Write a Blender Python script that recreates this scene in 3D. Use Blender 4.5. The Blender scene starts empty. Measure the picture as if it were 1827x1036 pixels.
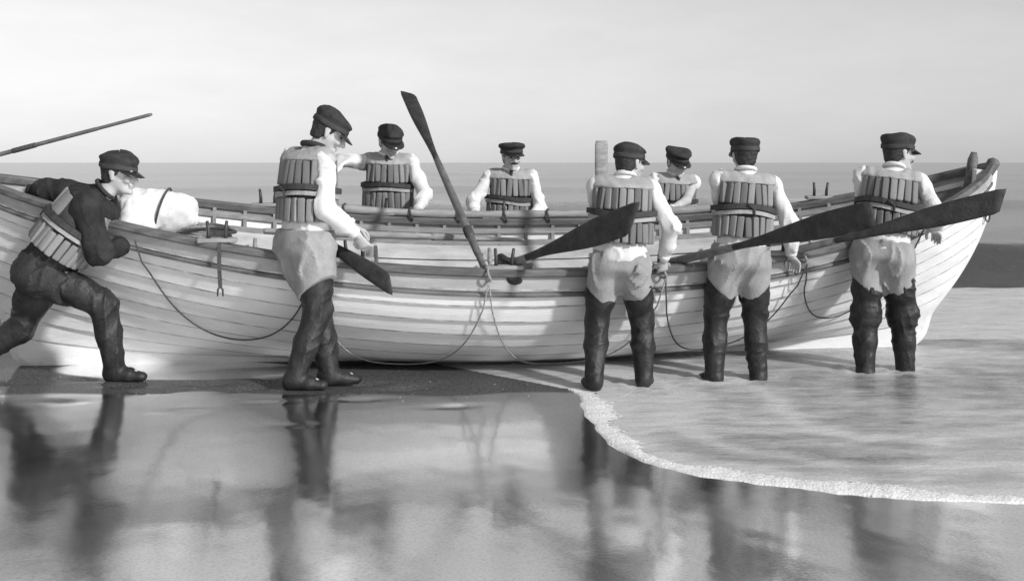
import bpy, bmesh, math, random
import numpy as np
from mathutils import Vector, Matrix

# ------------------------------------------------------------------ camera, sky, sun, exposure
scene = bpy.context.scene
col = scene.collection
R = math.radians

CH = 1.5                                    # eye height of the photographer
cam_d = bpy.data.cameras.new('camera')
cam_d.sensor_width = 36.0
cam_d.lens = 39.4
cam_d.shift_y = -0.1248                     # rising-front view camera: verticals stay vertical
cam_d.clip_start = 0.05
cam_d.clip_end = 20000
cam = bpy.data.objects.new('camera', cam_d)
col.objects.link(cam)
cam.location = (0, 0, CH)
cam.rotation_euler = (R(90), 0, 0)
scene.camera = cam

SUN_AZ, SUN_EL = 133.0, 30.0                # degrees, clockwise from +Y
SUN_POWER, SKY_POWER = 3.6, 0.117
w = bpy.data.worlds.new('World')
scene.world = w
w.use_nodes = True
nt = w.node_tree
nt.nodes.clear()
sky = nt.nodes.new('ShaderNodeTexSky')
sky.sky_type = 'NISHITA'
sky.sun_disc = False
sky.sun_elevation = R(SUN_EL)
sky.sun_rotation = R(SUN_AZ)
sky.air_density = 1.5
sky.dust_density = 0.0
bw = nt.nodes.new('ShaderNodeSeparateColor')  # old plates answer to blue and green light only
tc = nt.nodes.new('ShaderNodeTexCoord')
mp = nt.nodes.new('ShaderNodeMapping')
mp.inputs['Scale'].default_value = (5.0, 5.0, 18.0)
cl = nt.nodes.new('ShaderNodeTexNoise')
cl.inputs['Scale'].default_value = 1.6
cl.inputs['Detail'].default_value = 6
cl.inputs['Roughness'].default_value = 0.62
mr = nt.nodes.new('ShaderNodeMapRange')
mr.inputs['From Min'].default_value = 0.35
mr.inputs['From Max'].default_value = 0.7
mr.inputs['To Min'].default_value = 1.02
mr.inputs['To Max'].default_value = 0.95
mu = nt.nodes.new('ShaderNodeMath'); mu.operation = 'MULTIPLY'
bg = nt.nodes.new('ShaderNodeBackground')
bg.inputs['Strength'].default_value = SKY_POWER
wo = nt.nodes.new('ShaderNodeOutputWorld')
nt.links.new(sky.outputs[0], bw.inputs[0])
nt.links.new(tc.outputs['Generated'], mp.inputs[0])
nt.links.new(mp.outputs[0], cl.inputs['Vector'])
nt.links.new(cl.outputs[0], mr.inputs['Value'])
gb = nt.nodes.new('ShaderNodeMath'); gb.operation = 'ADD'
hv = nt.nodes.new('ShaderNodeMath'); hv.operation = 'MULTIPLY'; hv.inputs[1].default_value = 0.5
nt.links.new(bw.outputs['Blue'], gb.inputs[0]); nt.links.new(bw.outputs['Green'], gb.inputs[1])
nt.links.new(gb.outputs[0], hv.inputs[0])
nt.links.new(hv.outputs[0], mu.inputs[0])
nt.links.new(mr.outputs[0], mu.inputs[1])
nt.links.new(mu.outputs[0], bg.inputs['Color'])
nt.links.new(bg.outputs[0], wo.inputs[0])

sun_d = bpy.data.lights.new('sun', 'SUN')
sun_d.energy = SUN_POWER
sun_d.angle = R(4.0)
sun = bpy.data.objects.new('sun', sun_d)
col.objects.link(sun)
sdir = Vector((math.sin(R(SUN_AZ)) * math.cos(R(SUN_EL)), math.cos(R(SUN_AZ)) * math.cos(R(SUN_EL)), math.sin(R(SUN_EL))))
sun.rotation_euler = sdir.to_track_quat('Z', 'Y').to_euler()
sun.location = (6, -6, 8)

vs = scene.view_settings
vs.view_transform = 'Standard'
vs.look = 'None'
vs.exposure = 0.0
vs.gamma = 1.0

rng = random.Random(7)

# ------------------------------------------------------------------ helpers
FPX, PX0, HY = 2000.0, 913.5, 290.0
def P(x, y, d):
    """Place in the scene d metres out, read off the plate."""
    return np.array(((x - PX0) * d / FPX, d, CH - (y - HY) * d / FPX))

def V(*a):
    return np.array(a, float)

def nrm(v):
    v = np.asarray(v, float)
    return v / (np.linalg.norm(v) + 1e-12)

def tag(o, label=None, cat=None, group=None, kind=None):
    if label: o['label'] = label
    if cat: o['category'] = cat
    if group: o['group'] = group
    if kind: o['kind'] = kind
    return o

def link(name, me, mat, parent=None, loc=None):
    o = bpy.data.objects.new(name, me)
    col.objects.link(o)
    if mat is not None and not me.materials:
        me.materials.append(mat)
    if parent is not None:
        o.parent = parent
    if loc is not None:
        o.location = loc
    return o

def empty(name, loc=(0, 0, 0)):
    o = bpy.data.objects.new(name, None)
    o.empty_display_size = 0.2
    col.objects.link(o)
    o.location = loc
    return o

def np_mesh(name, verts, quads, smooth=True):
    verts = np.asarray(verts, np.float32)
    quads = np.asarray(quads, np.int32)
    me = bpy.data.meshes.new(name)
    n, k = quads.shape
    me.vertices.add(len(verts))
    me.vertices.foreach_set('co', verts.ravel())
    me.loops.add(n * k)
    me.loops.foreach_set('vertex_index', quads.ravel())
    me.polygons.add(n)
    me.polygons.foreach_set('loop_start', np.arange(n, dtype=np.int32) * k)
    me.polygons.foreach_set('use_smooth', np.full(n, smooth))
    me.update(calc_edges=True)
    me.validate()
    return me

def grid_mesh(name, Pts, close_u=False, close_v=False, caps=False, smooth=True):
    """Pts (nu, nv, 3) -> quads"""
    nu, nv = Pts.shape[:2]
    idx = np.arange(nu * nv).reshape(nu, nv)
    iu = np.arange(nu if close_u else nu - 1)
    iv = np.arange(nv if close_v else nv - 1)
    U, W = np.meshgrid(iu, iv, indexing='ij')
    a = idx[U, W]; b = idx[(U + 1) % nu, W]; c = idx[(U + 1) % nu, (W + 1) % nv]; d = idx[U, (W + 1) % nv]
    q = np.stack([a, b, c, d], -1).reshape(-1, 4)
    verts = Pts.reshape(-1, 3)
    if caps and close_v:
        c0 = Pts[0].mean(0); c1 = Pts[-1].mean(0)
        n0 = len(verts)
        verts = np.vstack([verts, c0, c1])
        ex = []
        for j in range(0, nv):
            ex.append([n0, idx[0, j], idx[0, (j + 1) % nv], idx[0, (j + 1) % nv]])
            ex.append([n0 + 1, idx[-1, (j + 1) % nv], idx[-1, j], idx[-1, j]])
        # caps as triangles: separate builder
        me = bpy.data.meshes.new(name)
        faces = [list(map(int, f)) for f in q] + [[int(f[0]), int(f[1]), int(f[2])] for f in ex]
        me.from_pydata([tuple(map(float, v)) for v in verts], [], faces)
        me.polygons.foreach_set('use_smooth', np.full(len(me.polygons), smooth))
        me.update()
        fix_normals(me)
        return me
    return np_mesh(name, verts, q, smooth)

def fix_normals(me):
    bm = bmesh.new(); bm.from_mesh(me)
    bmesh.ops.recalc_face_normals(bm, faces=bm.faces)
    bm.to_mesh(me); bm.free()

def frames(pts):
    pts = np.asarray(pts, float)
    t = np.gradient(pts, axis=0)
    t /= np.linalg.norm(t, axis=1)[:, None] + 1e-12
    ref = V(0, 0, 1) if abs(t[0][2]) < 0.9 else V(1, 0, 0)
    us, ws = [], []
    u = np.cross(t[0], ref); u /= np.linalg.norm(u)
    for i in range(len(pts)):
        u = u - t[i] * np.dot(u, t[i]); u /= np.linalg.norm(u) + 1e-12
        us.append(u); ws.append(np.cross(t[i], u))
    return t, np.array(us), np.array(ws)

def tube_mesh(name, pts, rad, seg=8):
    pts = np.asarray(pts, float)
    n = len(pts)
    rad = np.full(n, rad) if np.isscalar(rad) else np.asarray(rad, float)
    t, u, w_ = frames(pts)
    a = np.linspace(0, 2 * math.pi, seg, endpoint=False)
    ring = np.cos(a)[None, :, None] * u[:, None, :] + np.sin(a)[None, :, None] * w_[:, None, :]
    return grid_mesh(name, pts[:, None, :] + ring * rad[:, None, None], close_v=True, caps=True)

def sweep_mesh(name, pts, side, up, prof, smooth=False):
    """prof: list of (side, up) offsets, closed, swept along pts with per-point side and up vectors"""
    pts = np.asarray(pts, float); side = np.asarray(side, float); up = np.asarray(up, float)
    prof = np.asarray(prof, float)
    G = pts[:, None, :] + prof[None, :, 0, None] * side[:, None, :] + prof[None, :, 1, None] * up[:, None, :]
    return grid_mesh(name, G, close_v=True, caps=True, smooth=smooth)

def box_mesh(name, sx, sy, sz, bev=0.0, seg=1):
    bm = bmesh.new()
    bmesh.ops.create_cube(bm, size=1)
    for v in bm.verts:
        v.co = Vector((v.co.x * sx, v.co.y * sy, v.co.z * sz))
    if bev > 0:
        bmesh.ops.bevel(bm, geom=list(bm.edges), offset=bev, segments=seg, affect='EDGES', profile=0.5)
    me = bpy.data.meshes.new(name)
    bm.to_mesh(me); bm.free()
    return me

def resample(pts, n):
    pts = np.asarray(pts, float)
    d = np.r_[0, np.cumsum(np.linalg.norm(np.diff(pts, axis=0), axis=1))]
    # catmull-like smooth via cubic on cumulative length
    s = np.linspace(0, d[-1], n)
    out = np.stack([np.interp(s, d, pts[:, k]) for k in range(pts.shape[1])], -1)
    for _ in range(3):
        out[1:-1] = 0.25 * out[:-2] + 0.5 * out[1:-1] + 0.25 * out[2:]
    return out

# ------------------------------------------------------------------ materials (a grey world)
def mat(name, val, rough=0.7, var=0.25, scale=12.0, bump=0.0, bscale=60.0, stretch=(1, 1, 1), spec=0.3, fine=0.0, coat=0.0):
    m = bpy.data.materials.new(name)
    m.use_nodes = True
    n, l = m.node_tree.nodes, m.node_tree.links
    b = n['Principled BSDF']
    b.inputs['Roughness'].default_value = rough
    b.inputs['Specular IOR Level'].default_value = spec
    b.inputs['Coat Weight'].default_value = coat
    tc = n.new('ShaderNodeTexCoord')
    mp = n.new('ShaderNodeMapping'); mp.inputs['Scale'].default_value = stretch
    l.new(tc.outputs['Object'], mp.inputs[0])
    no = n.new('ShaderNodeTexNoise')
    no.inputs['Scale'].default_value = scale; no.inputs['Detail'].default_value = 5; no.inputs['Roughness'].default_value = 0.6
    l.new(mp.outputs[0], no.inputs['Vector'])
    r = n.new('ShaderNodeMapRange')
    r.inputs['From Min'].default_value = 0.3; r.inputs['From Max'].default_value = 0.7
    r.inputs['To Min'].default_value = val * (1 - var); r.inputs['To Max'].default_value = min(0.9, val * (1 + var))
    l.new(no.outputs[0], r.inputs['Value'])
    out = r.outputs[0]
    if fine:
        nf = n.new('ShaderNodeTexNoise'); nf.inputs['Scale'].default_value = 220; nf.inputs['Detail'].default_value = 2
        l.new(tc.outputs['Object'], nf.inputs['Vector'])
        rf = n.new('ShaderNodeMapRange')
        rf.inputs['From Min'].default_value = 0.3; rf.inputs['From Max'].default_value = 0.7
        rf.inputs['To Min'].default_value = 1 - fine; rf.inputs['To Max'].default_value = 1 + fine
        l.new(nf.outputs[0], rf.inputs['Value'])
        mm = n.new('ShaderNodeMath'); mm.operation = 'MULTIPLY'
        l.new(out, mm.inputs[0]); l.new(rf.outputs[0], mm.inputs[1]); out = mm.outputs[0]
    l.new(out, b.inputs['Base Color'])
    if bump:
        nb = n.new('ShaderNodeTexNoise'); nb.inputs['Scale'].default_value = bscale; nb.inputs['Detail'].default_value = 4
        l.new(mp.outputs[0], nb.inputs['Vector'])
        bp = n.new('ShaderNodeBump'); bp.inputs['Strength'].default_value = bump; bp.inputs['Distance'].default_value = 0.01
        l.new(nb.outputs[0], bp.inputs['Height']); l.new(bp.outputs[0], b.inputs['Normal'])
    return m

M = dict(
    hull=mat('white_boat_paint', 0.75, 0.5, 0.16, 2.2, 0.25, 40, (0.3, 2, 2), fine=0.07),
    hull_top=mat('grey_sheer_paint', 0.36, 0.55, 0.22, 5.0, 0.25, 40, (0.3, 2, 2), fine=0.12),
    seam=mat('seam_strip', 0.42, 0.8, 0.7, 7.0, 0.0, 40, (1, 3, 3), fine=0.2),
    rail=mat('dark_worn_rail', 0.13, 0.6, 0.45, 9.0, 0.3, 60, (0.4, 2, 2), fine=0.15),
    inner=mat('pale_inner_paint', 0.46, 0.6, 0.25, 6.0, 0.2, 50, (0.5, 2, 2), fine=0.08),
    wood=mat('grey_bare_wood', 0.30, 0.7, 0.3, 10.0, 0.4, 70, (0.3, 3, 3), fine=0.1),
    rib=mat('rib_wood', 0.22, 0.7, 0.3, 10.0),
    iron=mat('black_iron', 0.04, 0.45, 0.3, 20.0, spec=0.5),
    shirt=mat('white_cotton', 0.68, 0.9, 0.08, 8.0, 0.3, 90, fine=0.05, spec=0.1),
    jacket=mat('dark_wool', 0.032, 0.85, 0.4, 12.0, 0.5, 90, fine=0.3, spec=0.15),
    trouser=mat('pale_canvas_trousers', 0.31, 0.9, 0.16, 8.0, 0.4, 80, fine=0.12, spec=0.15),
    trouser_dark=mat('dark_oilskin', 0.03, 0.6, 0.4, 9.0, 0.5, 60, fine=0.3),
    boot=mat('wet_rubber_boot', 0.024, 0.5, 0.5, 12.0, 0.5, 45, fine=0.3, spec=0.35),
    cork=mat('canvas_cork', 0.23, 0.9, 0.2, 14.0, 0.4, 90, fine=0.15, spec=0.1),
    cork2=mat('canvas_cork_worn', 0.29, 0.9, 0.2, 14.0, 0.4, 90, fine=0.15, spec=0.1),
    cork3=mat('canvas_cork_dark', 0.17, 0.9, 0.25, 14.0, 0.4, 90, fine=0.2, spec=0.1),
    gap_shade=mat('vest_gap_shade', 0.06, 0.9, 0.3, 14.0, fine=0.2, spec=0.1),  # dark colour stands in for the shade between the cork blocks
    yoke=mat('vest_yoke', 0.36, 0.9, 0.15, 14.0, 0.4, 90, fine=0.12, spec=0.1),
    belt=mat('dark_webbing', 0.05, 0.8, 0.3, 20.0),
    skin=mat('weathered_skin', 0.46, 0.6, 0.12, 14.0, 0.2, 90, fine=0.08),
    hair=mat('dark_hair', 0.035, 0.6, 0.5, 60.0, 0.6, 150),
    cap=mat('navy_cap_cloth', 0.035, 0.8, 0.4, 25.0, 0.4, 120, fine=0.3),
    visor=mat('patent_visor', 0.02, 0.25, 0.2, 20.0, spec=0.5),
    eye=mat('dark_eye', 0.10, 0.2, 0.1, 20.0, spec=0.5),
    oar=mat('tarred_oar', 0.04, 0.6, 0.4, 14.0, 0.4, 60, fine=0.35),
    loom=mat('oar_loom', 0.14, 0.55, 0.35, 14.0, 0.3, 60, fine=0.2),
    pale_oar=mat('bare_ash', 0.30, 0.65, 0.25, 14.0, 0.3, 60, (0.4, 3, 3), fine=0.15),
    rope=mat('hemp_rope', 0.33, 0.9, 0.4, 70.0, 0.8, 180),
    rope_dark=mat('tarred_rope', 0.08, 0.9, 0.4, 70.0, 0.8, 180),
    sail=mat('white_sailcloth', 0.76, 0.9, 0.08, 10.0, 0.3, 60, fine=0.06),
    lump=mat('dark_lump', 0.04, 0.8, 0.4, 20.0, 0.6, 70, fine=0.3),
)

# ------------------------------------------------------------------ shoreline, sand, sea
SHORE = np.array([(60, 1.0), (30, 2.2), (14, 3.3), (8, 4.0), (4, 4.62), (2.85, 4.88), (2.22, 4.97), (1.95, 5.0), (1.74, 5.07), (1.5, 5.13),
                  (1.28, 5.24), (1.0, 5.36), (0.79, 5.5), (0.66, 5.66), (0.578, 5.88), (0.53, 6.2), (0.485, 6.6), (0.5, 6.95), (0.46, 7.3),
                  (0.25, 7.55), (-0.17, 7.95), (-0.8, 8.6), (-2.0, 9.5), (-5, 11.0), (-14, 13.5), (-40, 17), (-120, 22), (-600, 40)], float)
_rs = []
for i in range(len(SHORE) - 1):
    n_ = max(2, int(min(40, np.linalg.norm(SHORE[i + 1] - SHORE[i]) / 0.06)))
    _rs.append(SHORE[i] + (SHORE[i + 1] - SHORE[i]) * np.linspace(0, 1, n_, endpoint=False)[:, None])
SH = np.vstack(_rs + [SHORE[-1:]])
for _ in range(6):
    SH[1:-1] = 0.25 * SH[:-2] + 0.5 * SH[1:-1] + 0.25 * SH[2:]

def shore_dist(x, y):
    """signed distance to the swash line, + on the water side"""
    shp = x.shape
    p = np.stack([x.ravel(), y.ravel()], -1)
    out = np.empty(len(p))
    a, b = SH[:-1], SH[1:]
    ab = b - a; L2 = (ab ** 2).sum(1) + 1e-12
    for i in range(0, len(p), 4000):
        q = p[i:i + 4000]
        t = np.clip(((q[:, None] - a) * ab).sum(-1) / L2, 0, 1)
        d = q[:, None] - (a + ab * t[..., None])
        dd = (d ** 2).sum(-1)
        j = dd.argmin(1)
        k = np.arange(len(q))
        cr = ab[j, 0] * d[k, j, 1] - ab[j, 1] * d[k, j, 0]
        out[i:i + 4000] = np.sqrt(dd[k, j]) * np.where(cr < 0, 1, -1)   # shore runs right to left; sea on its right hand
    return out.reshape(shp)

def wob(x, y, f, s):
    return (np.sin(x * f * 1.0 + s + 1.3 * np.sin(y * f * 0.7 + s * 2)) + np.sin(y * f * 1.2 + 2.1 * s + 1.1 * np.sin(x * f * 0.8 - s))
            + 0.6 * np.sin((x + y) * f * 1.7 + 3 * s)) / 2.6

def spaced(lo, a, b, hi, step, g=1.12):
    mid = list(np.arange(a, b, step))
    up, v, st = [], b, step
    while v < hi:
        up.append(v); st *= g; v += st
    dn, v, st = [], a - step, step
    while v > lo:
        dn.append(v); st *= g; v -= st
    return np.array(dn[::-1] + mid + up + [hi])

PRINTS = [(-2.05, 7.5, .14, .03, .1), (-2.55, 7.42, .14, .03, .2), (-1.02, 7.55, .14, .03, .0), (-2.9, 7.6, .14, .03, .15), (-1.6, 7.72, .14, .03, .1), (-3.35, 7.42, .14, .03, .2), (-1.72, 7.33, 0.15, 0.03, .6), (-0.70, 7.40, 0.15, 0.03, .5), (-2.3, 7.2, 0.14, 0.018, .1), (-0.95, 7.02, 0.14, 0.016, .2), (-1.5, 6.9, .14, .016, .15),
          (-2.0, 6.62, .14, .014, .2), (-2.75, 6.85, .14, .016, .1), (-0.35, 6.85, .13, .012, .3), (-3.2, 6.4, .14, .014, .25), (-3.0, 5.6, .13, .010, .3), (-1.2, 6.3, .13, .008, .2)]
def sand_z(x, y, d=None):
    x = np.asarray(x, float); y = np.asarray(y, float)
    d = shore_dist(x, y) if d is None else d
    z = np.where(d > 0, -0.042 * d, np.minimum(0.05, -0.016 * d))
    z = np.maximum(z, -1.6)
    land = np.clip(-d * 3, 0, 1)
    z = z + land * (0.0026 * wob(x, y, 3.2, 0.4) + 0.0005 * wob(x, y, 17.0, 1.7))
    for hx, hy, hr, hd, ha in PRINTS:                                  # old footprints with a pushed-up rim
        ca, sa = math.cos(ha), math.sin(ha)
        u = ((x - hx) * ca + (y - hy) * sa) / hr; v = (-(x - hx) * sa + (y - hy) * ca) / (hr * .45)
        r2 = u * u + v * v
        z = z - hd * .8 * np.exp(-r2)
    return z

def gz(x, y):
    return float(sand_z(np.array([x]), np.array([y]))[0])

xs = spaced(-900, -4.2, 3.2, 900, 0.03)
ys = spaced(-300, 3.8, 9.0, 400, 0.03)
X, Y = np.meshgrid(xs, ys, indexing='ij')
Z = sand_z(X, Y)
sand_me = grid_mesh('sand', np.stack([X, Y, Z], -1))
ss_ = lambda a: np.clip(a, 0, 1) ** 2 * (3 - 2 * np.clip(a, 0, 1))
film = ss_((7.22 + .05 * np.sin(X * 2.3) + .04 * np.sin(X * 6.1 + 1) + .06 * np.clip(X + 1.2, -2, 2) - Y) / .10)      # standing film of water left by the last wave
film = film * (1 - .40 * ss_((-2.75 + .25 * np.sin(Y * 2.1) - X) / .35))
film = np.maximum(film, .9 * ss_((1 - np.sqrt(((X + 3.62) / .42) ** 2 + ((Y - 7.02) / .30) ** 2)) / .3))         # puddles
film = np.maximum(film, ss_((1 - np.sqrt(((X + 2.35) / .95) ** 2 + ((Y - 8.0) / .40) ** 2)) / .12))
wa = sand_me.attributes.new('film', 'FLOAT', 'POINT')
wa.data.foreach_set('value', film.ravel().astype(np.float32))

def wet_sand():
    m = bpy.data.materials.new('wet_sand')
    m.use_nodes = True
    n, l = m.node_tree.nodes, m.node_tree.links
    n.clear()
    out = n.new('ShaderNodeOutputMaterial')
    tc = n.new('ShaderNodeTexCoord')
    big = n.new('ShaderNodeTexNoise'); big.inputs['Scale'].default_value = 0.9; big.inputs['Detail'].default_value = 4
    fine = n.new('ShaderNodeTexNoise'); fine.inputs['Scale'].default_value = 75; fine.inputs['Detail'].default_value = 3
    l.new(tc.outputs['Object'], big.inputs['Vector']); l.new(tc.outputs['Object'], fine.inputs['Vector'])
    r1 = n.new('ShaderNodeMapRange')
    r1.inputs['From Min'].default_value = 0.28; r1.inputs['From Max'].default_value = 0.72
    r1.inputs['To Min'].default_value = 0.03; r1.inputs['To Max'].default_value = 0.13
    l.new(fine.outputs[0], r1.inputs['Value'])
    dif = n.new('ShaderNodeBsdfDiffuse'); l.new(r1.outputs[0], dif.inputs['Color'])
    mp = n.new('ShaderNodeMapping'); mp.inputs['Scale'].default_value = (1.0, 0.6, 1.0)
    l.new(tc.outputs['Object'], mp.inputs[0])
    rp = n.new('ShaderNodeTexNoise'); rp.inputs['Scale'].default_value = 7; rp.inputs['Detail'].default_value = 3
    l.new(mp.outputs[0], rp.inputs['Vector'])
    b1 = n.new('ShaderNodeBump'); b1.inputs['Strength'].default_value = 0.05; b1.inputs['Distance'].default_value = 0.02
    l.new(rp.outputs[0], b1.inputs['Height'])
    b2 = n.new('ShaderNodeBump'); b2.inputs['Strength'].default_value = 0.07; b2.inputs['Distance'].default_value = 0.002
    l.new(fine.outputs[0], b2.inputs['Height']); l.new(b1.outputs[0], b2.inputs['Normal'])
    gl = n.new('ShaderNodeBsdfGlossy'); gl.inputs['Color'].default_value = (0.95, 0.95, 0.95, 1)
    rr = n.new('ShaderNodeMapRange')
    rr.inputs['From Min'].default_value = 0.3; rr.inputs['From Max'].default_value = 0.7
    rr.inputs['To Min'].default_value = 0.085; rr.inputs['To Max'].default_value = 0.18
    l.new(big.outputs[0], rr.inputs['Value']); l.new(rr.outputs[0], gl.inputs['Roughness'])
    l.new(b2.outputs[0], gl.inputs['Normal'])
    fr = n.new('ShaderNodeFresnel'); fr.inputs['IOR'].default_value = 3.4
    wet = n.new('ShaderNodeMapRange')
    wet.inputs['From Min'].default_value = 0.32; wet.inputs['From Max'].default_value = 0.62
    wet.inputs['To Min'].default_value = 1.35; wet.inputs['To Max'].default_value = 2.0
    l.new(big.outputs[0], wet.inputs['Value'])
    fa = n.new('ShaderNodeAttribute'); fa.attribute_name = 'film'
    fm = n.new('ShaderNodeMapRange'); fm.inputs['To Min'].default_value = 0.20; fm.inputs['To Max'].default_value = 1.8
    l.new(fa.outputs['Fac'], fm.inputs['Value'])
    wf = n.new('ShaderNodeMath'); wf.operation = 'MULTIPLY'
    l.new(wet.outputs[0], wf.inputs[0]); l.new(fm.outputs[0], wf.inputs[1])
    mul = n.new('ShaderNodeMath'); mul.operation = 'MULTIPLY'; mul.use_clamp = True
    l.new(fr.outputs[0], mul.inputs[0]); l.new(wf.outputs[0], mul.inputs[1])
    sp = n.new('ShaderNodeMapRange')
    sp.inputs['From Min'].default_value = 0.25; sp.inputs['From Max'].default_value = 0.75
    sp.inputs['To Min'].default_value = 0.82; sp.inputs['To Max'].default_value = 1.12
    l.new(fine.outputs[0], sp.inputs['Value'])
    mul2 = n.new('ShaderNodeMath'); mul2.operation = 'MULTIPLY'; mul2.use_clamp = True
    l.new(mul.outputs[0], mul2.inputs[0]); l.new(sp.outputs[0], mul2.inputs[1])
    mx = n.new('ShaderNodeMixShader')
    l.new(mul2.outputs[0], mx.inputs[0]); l.new(dif.outputs[0], mx.inputs[1]); l.new(gl.outputs[0], mx.inputs[2])
    l.new(mx.outputs[0], out.inputs[0])
    return m

tag(link('beach', sand_me, wet_sand()), 'dark wet sand beach mirroring the crew and boat', kind='structure')

def sea_mat():
    m = bpy.data.materials.new('sea_water')
    m.use_nodes = True
    n, l = m.node_tree.nodes, m.node_tree.links
    b = n['Principled BSDF']
    b.inputs['IOR'].default_value = 1.55
    b.inputs['Specular IOR Level'].default_value = 0.45
    tc = n.new('ShaderNodeTexCoord')
    at = n.new('ShaderNodeAttribute'); at.attribute_name = 'foam'
    mp = n.new('ShaderNodeMapping'); mp.inputs['Scale'].default_value = (1.0, 2.2, 1.0)
    l.new(tc.outputs['Object'], mp.inputs[0])
    n1 = n.new('ShaderNodeTexNoise'); n1.inputs['Scale'].default_value = 3.0; n1.inputs['Detail'].default_value = 7; n1.inputs['Roughness'].default_value = 0.62
    l.new(mp.outputs[0], n1.inputs['Vector'])
    n2 = n.new('ShaderNodeTexNoise'); n2.inputs['Scale'].default_value = 60; n2.inputs['Detail'].default_value = 3
    l.new(mp.outputs[0], n2.inputs['Vector'])
    # foam density = attribute shaped by noise
    ad = n.new('ShaderNodeMath'); ad.operation = 'ADD'
    l.new(at.outputs['Fac'], ad.inputs[0]); l.new(n1.outputs[0], ad.inputs[1])
    mr = n.new('ShaderNodeMapRange'); mr.inputs['From Min'].default_value = 0.62; mr.inputs['From Max'].default_value = 1.25
    mr.inputs['To Min'].default_value = 0.0; mr.inputs['To Max'].default_value = 1.0
    l.new(ad.outputs[0], mr.inputs['Value'])
    mc = n.new('ShaderNodeMapRange'); mc.inputs['To Min'].default_value = 0.07; mc.inputs['To Max'].default_value = 0.62
    l.new(mr.outputs[0], mc.inputs['Value'])
    sp = n.new('ShaderNodeMapRange'); sp.inputs['From Min'].default_value = 0.3; sp.inputs['From Max'].default_value = 0.7
    sp.inputs['To Min'].default_value = 0.75; sp.inputs['To Max'].default_value = 1.2
    l.new(n2.outputs[0], sp.inputs['Value'])
    mm = n.new('ShaderNodeMath'); mm.operation = 'MULTIPLY'
    l.new(mc.outputs[0], mm.inputs[0]); l.new(sp.outputs[0], mm.inputs[1])
    l.new(mm.outputs[0], b.inputs['Base Color'])
    rg = n.new('ShaderNodeMapRange'); rg.inputs['To Min'].default_value = 0.175; rg.inputs['To Max'].default_value = 0.4
    l.new(mr.outputs[0], rg.inputs['Value']); l.new(rg.outputs[0], b.inputs['Roughness'])
    bp = n.new('ShaderNodeBump'); bp.inputs['Strength'].default_value = 0.5; bp.inputs['Distance'].default_value = 0.04
    l.new(n1.outputs[0], bp.inputs['Height']); l.new(bp.outputs[0], b.inputs['Normal'])
    return m

xs = spaced(-6000, -5.5, 6.5, 6000, 0.055, 1.14)
ys = spaced(2.0, 4.4, 16.0, 9000, 0.055, 1.10)
X, Y = np.meshgrid(xs, ys, indexing='ij')
D = shore_dist(X, Y)
depth = np.clip(D / 6.0, 0, 1)
Z = np.where(D > 0, 0.0, np.maximum(-0.25, 0.05 * D))
inn = np.clip(D / 0.4, 0, 1)
Z += inn * (0.0035 * wob(X, Y * 1.6, 6.0, 0.3) + 0.002 * wob(X, Y * 1.8, 15.0, 1.3))
Z += depth * np.clip((9000 - Y) / 9000, 0, 1) * (0.03 * wob(X * 0.5, Y * 1.4, 1.6, 2.0) + 0.012 * wob(X, Y * 1.5, 5.0, 0.9)) * np.clip((Y - 9) / 5, 0, 1)
# the wave standing up behind the boat: steep dark face towards the beach
crest_y = 14.6 + 0.05 * X + 0.25 * np.sin(X * 0.35 + 0.5)
hw = 0.50 * (0.9 + 0.1 * np.sin(X * 0.55 + 1.0)) * np.exp(-(np.maximum(0, np.abs(X) - 30) / 25) ** 2)
fy = Y - crest_y
Z += hw * np.where(fy < 0, np.exp(-(fy / 0.62) ** 2), np.exp(-(fy / 2.6) ** 2))
for yc, hh in ((24, 0.25), (37, 0.3), (58, 0.3), (90, 0.35), (140, 0.4)):
    fy2 = Y - (yc + 0.04 * X + 1.0 * np.sin(X * 0.12 + yc))
    Z += hh * (0.6 + 0.4 * np.sin(X * 0.09 + yc * 0.7)) * np.where(fy2 < 0, np.exp(-(fy2 / (0.9 + yc * .015)) ** 2), np.exp(-(fy2 / (3 + yc * .03)) ** 2)) * np.exp(-(np.maximum(0, np.abs(X) - 150) / 200) ** 2)
foam = 0.63 * np.exp(-np.maximum(D, 0) / 8.0) + 0.17 * wob(X, Y * 1.8, 1.7, 0.8) + 0.35 * np.exp(-(np.maximum(D, 0) / 0.22) ** 2) * np.clip((X + .05) / .45, 0, 1) + .22 * np.exp(-((D - .55 - .12 * np.sin(X * 4 + Y * 3)) / .10) ** 2) + .20 * np.exp(-((D - 1.3 - .2 * np.sin(X * 2.3)) / .12) ** 2)
for bx, by in ((.74, 7.42), (.88, 7.56), (1.40, 7.76), (1.715, 7.80), (2.55, 8.06), (2.85, 8.14)):     # ripples where boots stand in the water
    rr2 = np.hypot(X - bx, (Y - by))
    Z += .007 * np.cos(rr2 * 42) * np.exp(-((rr2 - .16) / .16) ** 2) * (D > 0)
    foam += .28 * np.exp(-((rr2 - .12) / .05) ** 2) * (.5 + .5 * np.sin(np.arctan2(Y - by, X - bx) * 3 + bx * 9))
foam = np.where(fy > 0.8, 0.08, foam)
wh = np.zeros_like(Z)
for yc in (24, 37, 58, 90, 140):
    fy2 = Y - (yc + 0.04 * X + 1.0 * np.sin(X * 0.12 + yc))
    wh += np.exp(-(fy2 / (0.35 + yc * .012)) ** 2) * np.clip(np.sin(X * (0.10 + .7 / yc) + yc * 1.9) * 1.6, 0, 1)
foam = np.where(fy > 0.8, foam + 0.6 * wh, foam)
foam = np.where((fy < 0.7) & (fy > -1.6), 0.0, foam)
foam = np.where((fy <= -1.6) & (fy > -5.5) & (Y > 8.6), 0.75, foam)
sea_me = grid_mesh('sea', np.stack([X, Y, Z], -1))
at = sea_me.attributes.new('foam', 'FLOAT', 'POINT')
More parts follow.
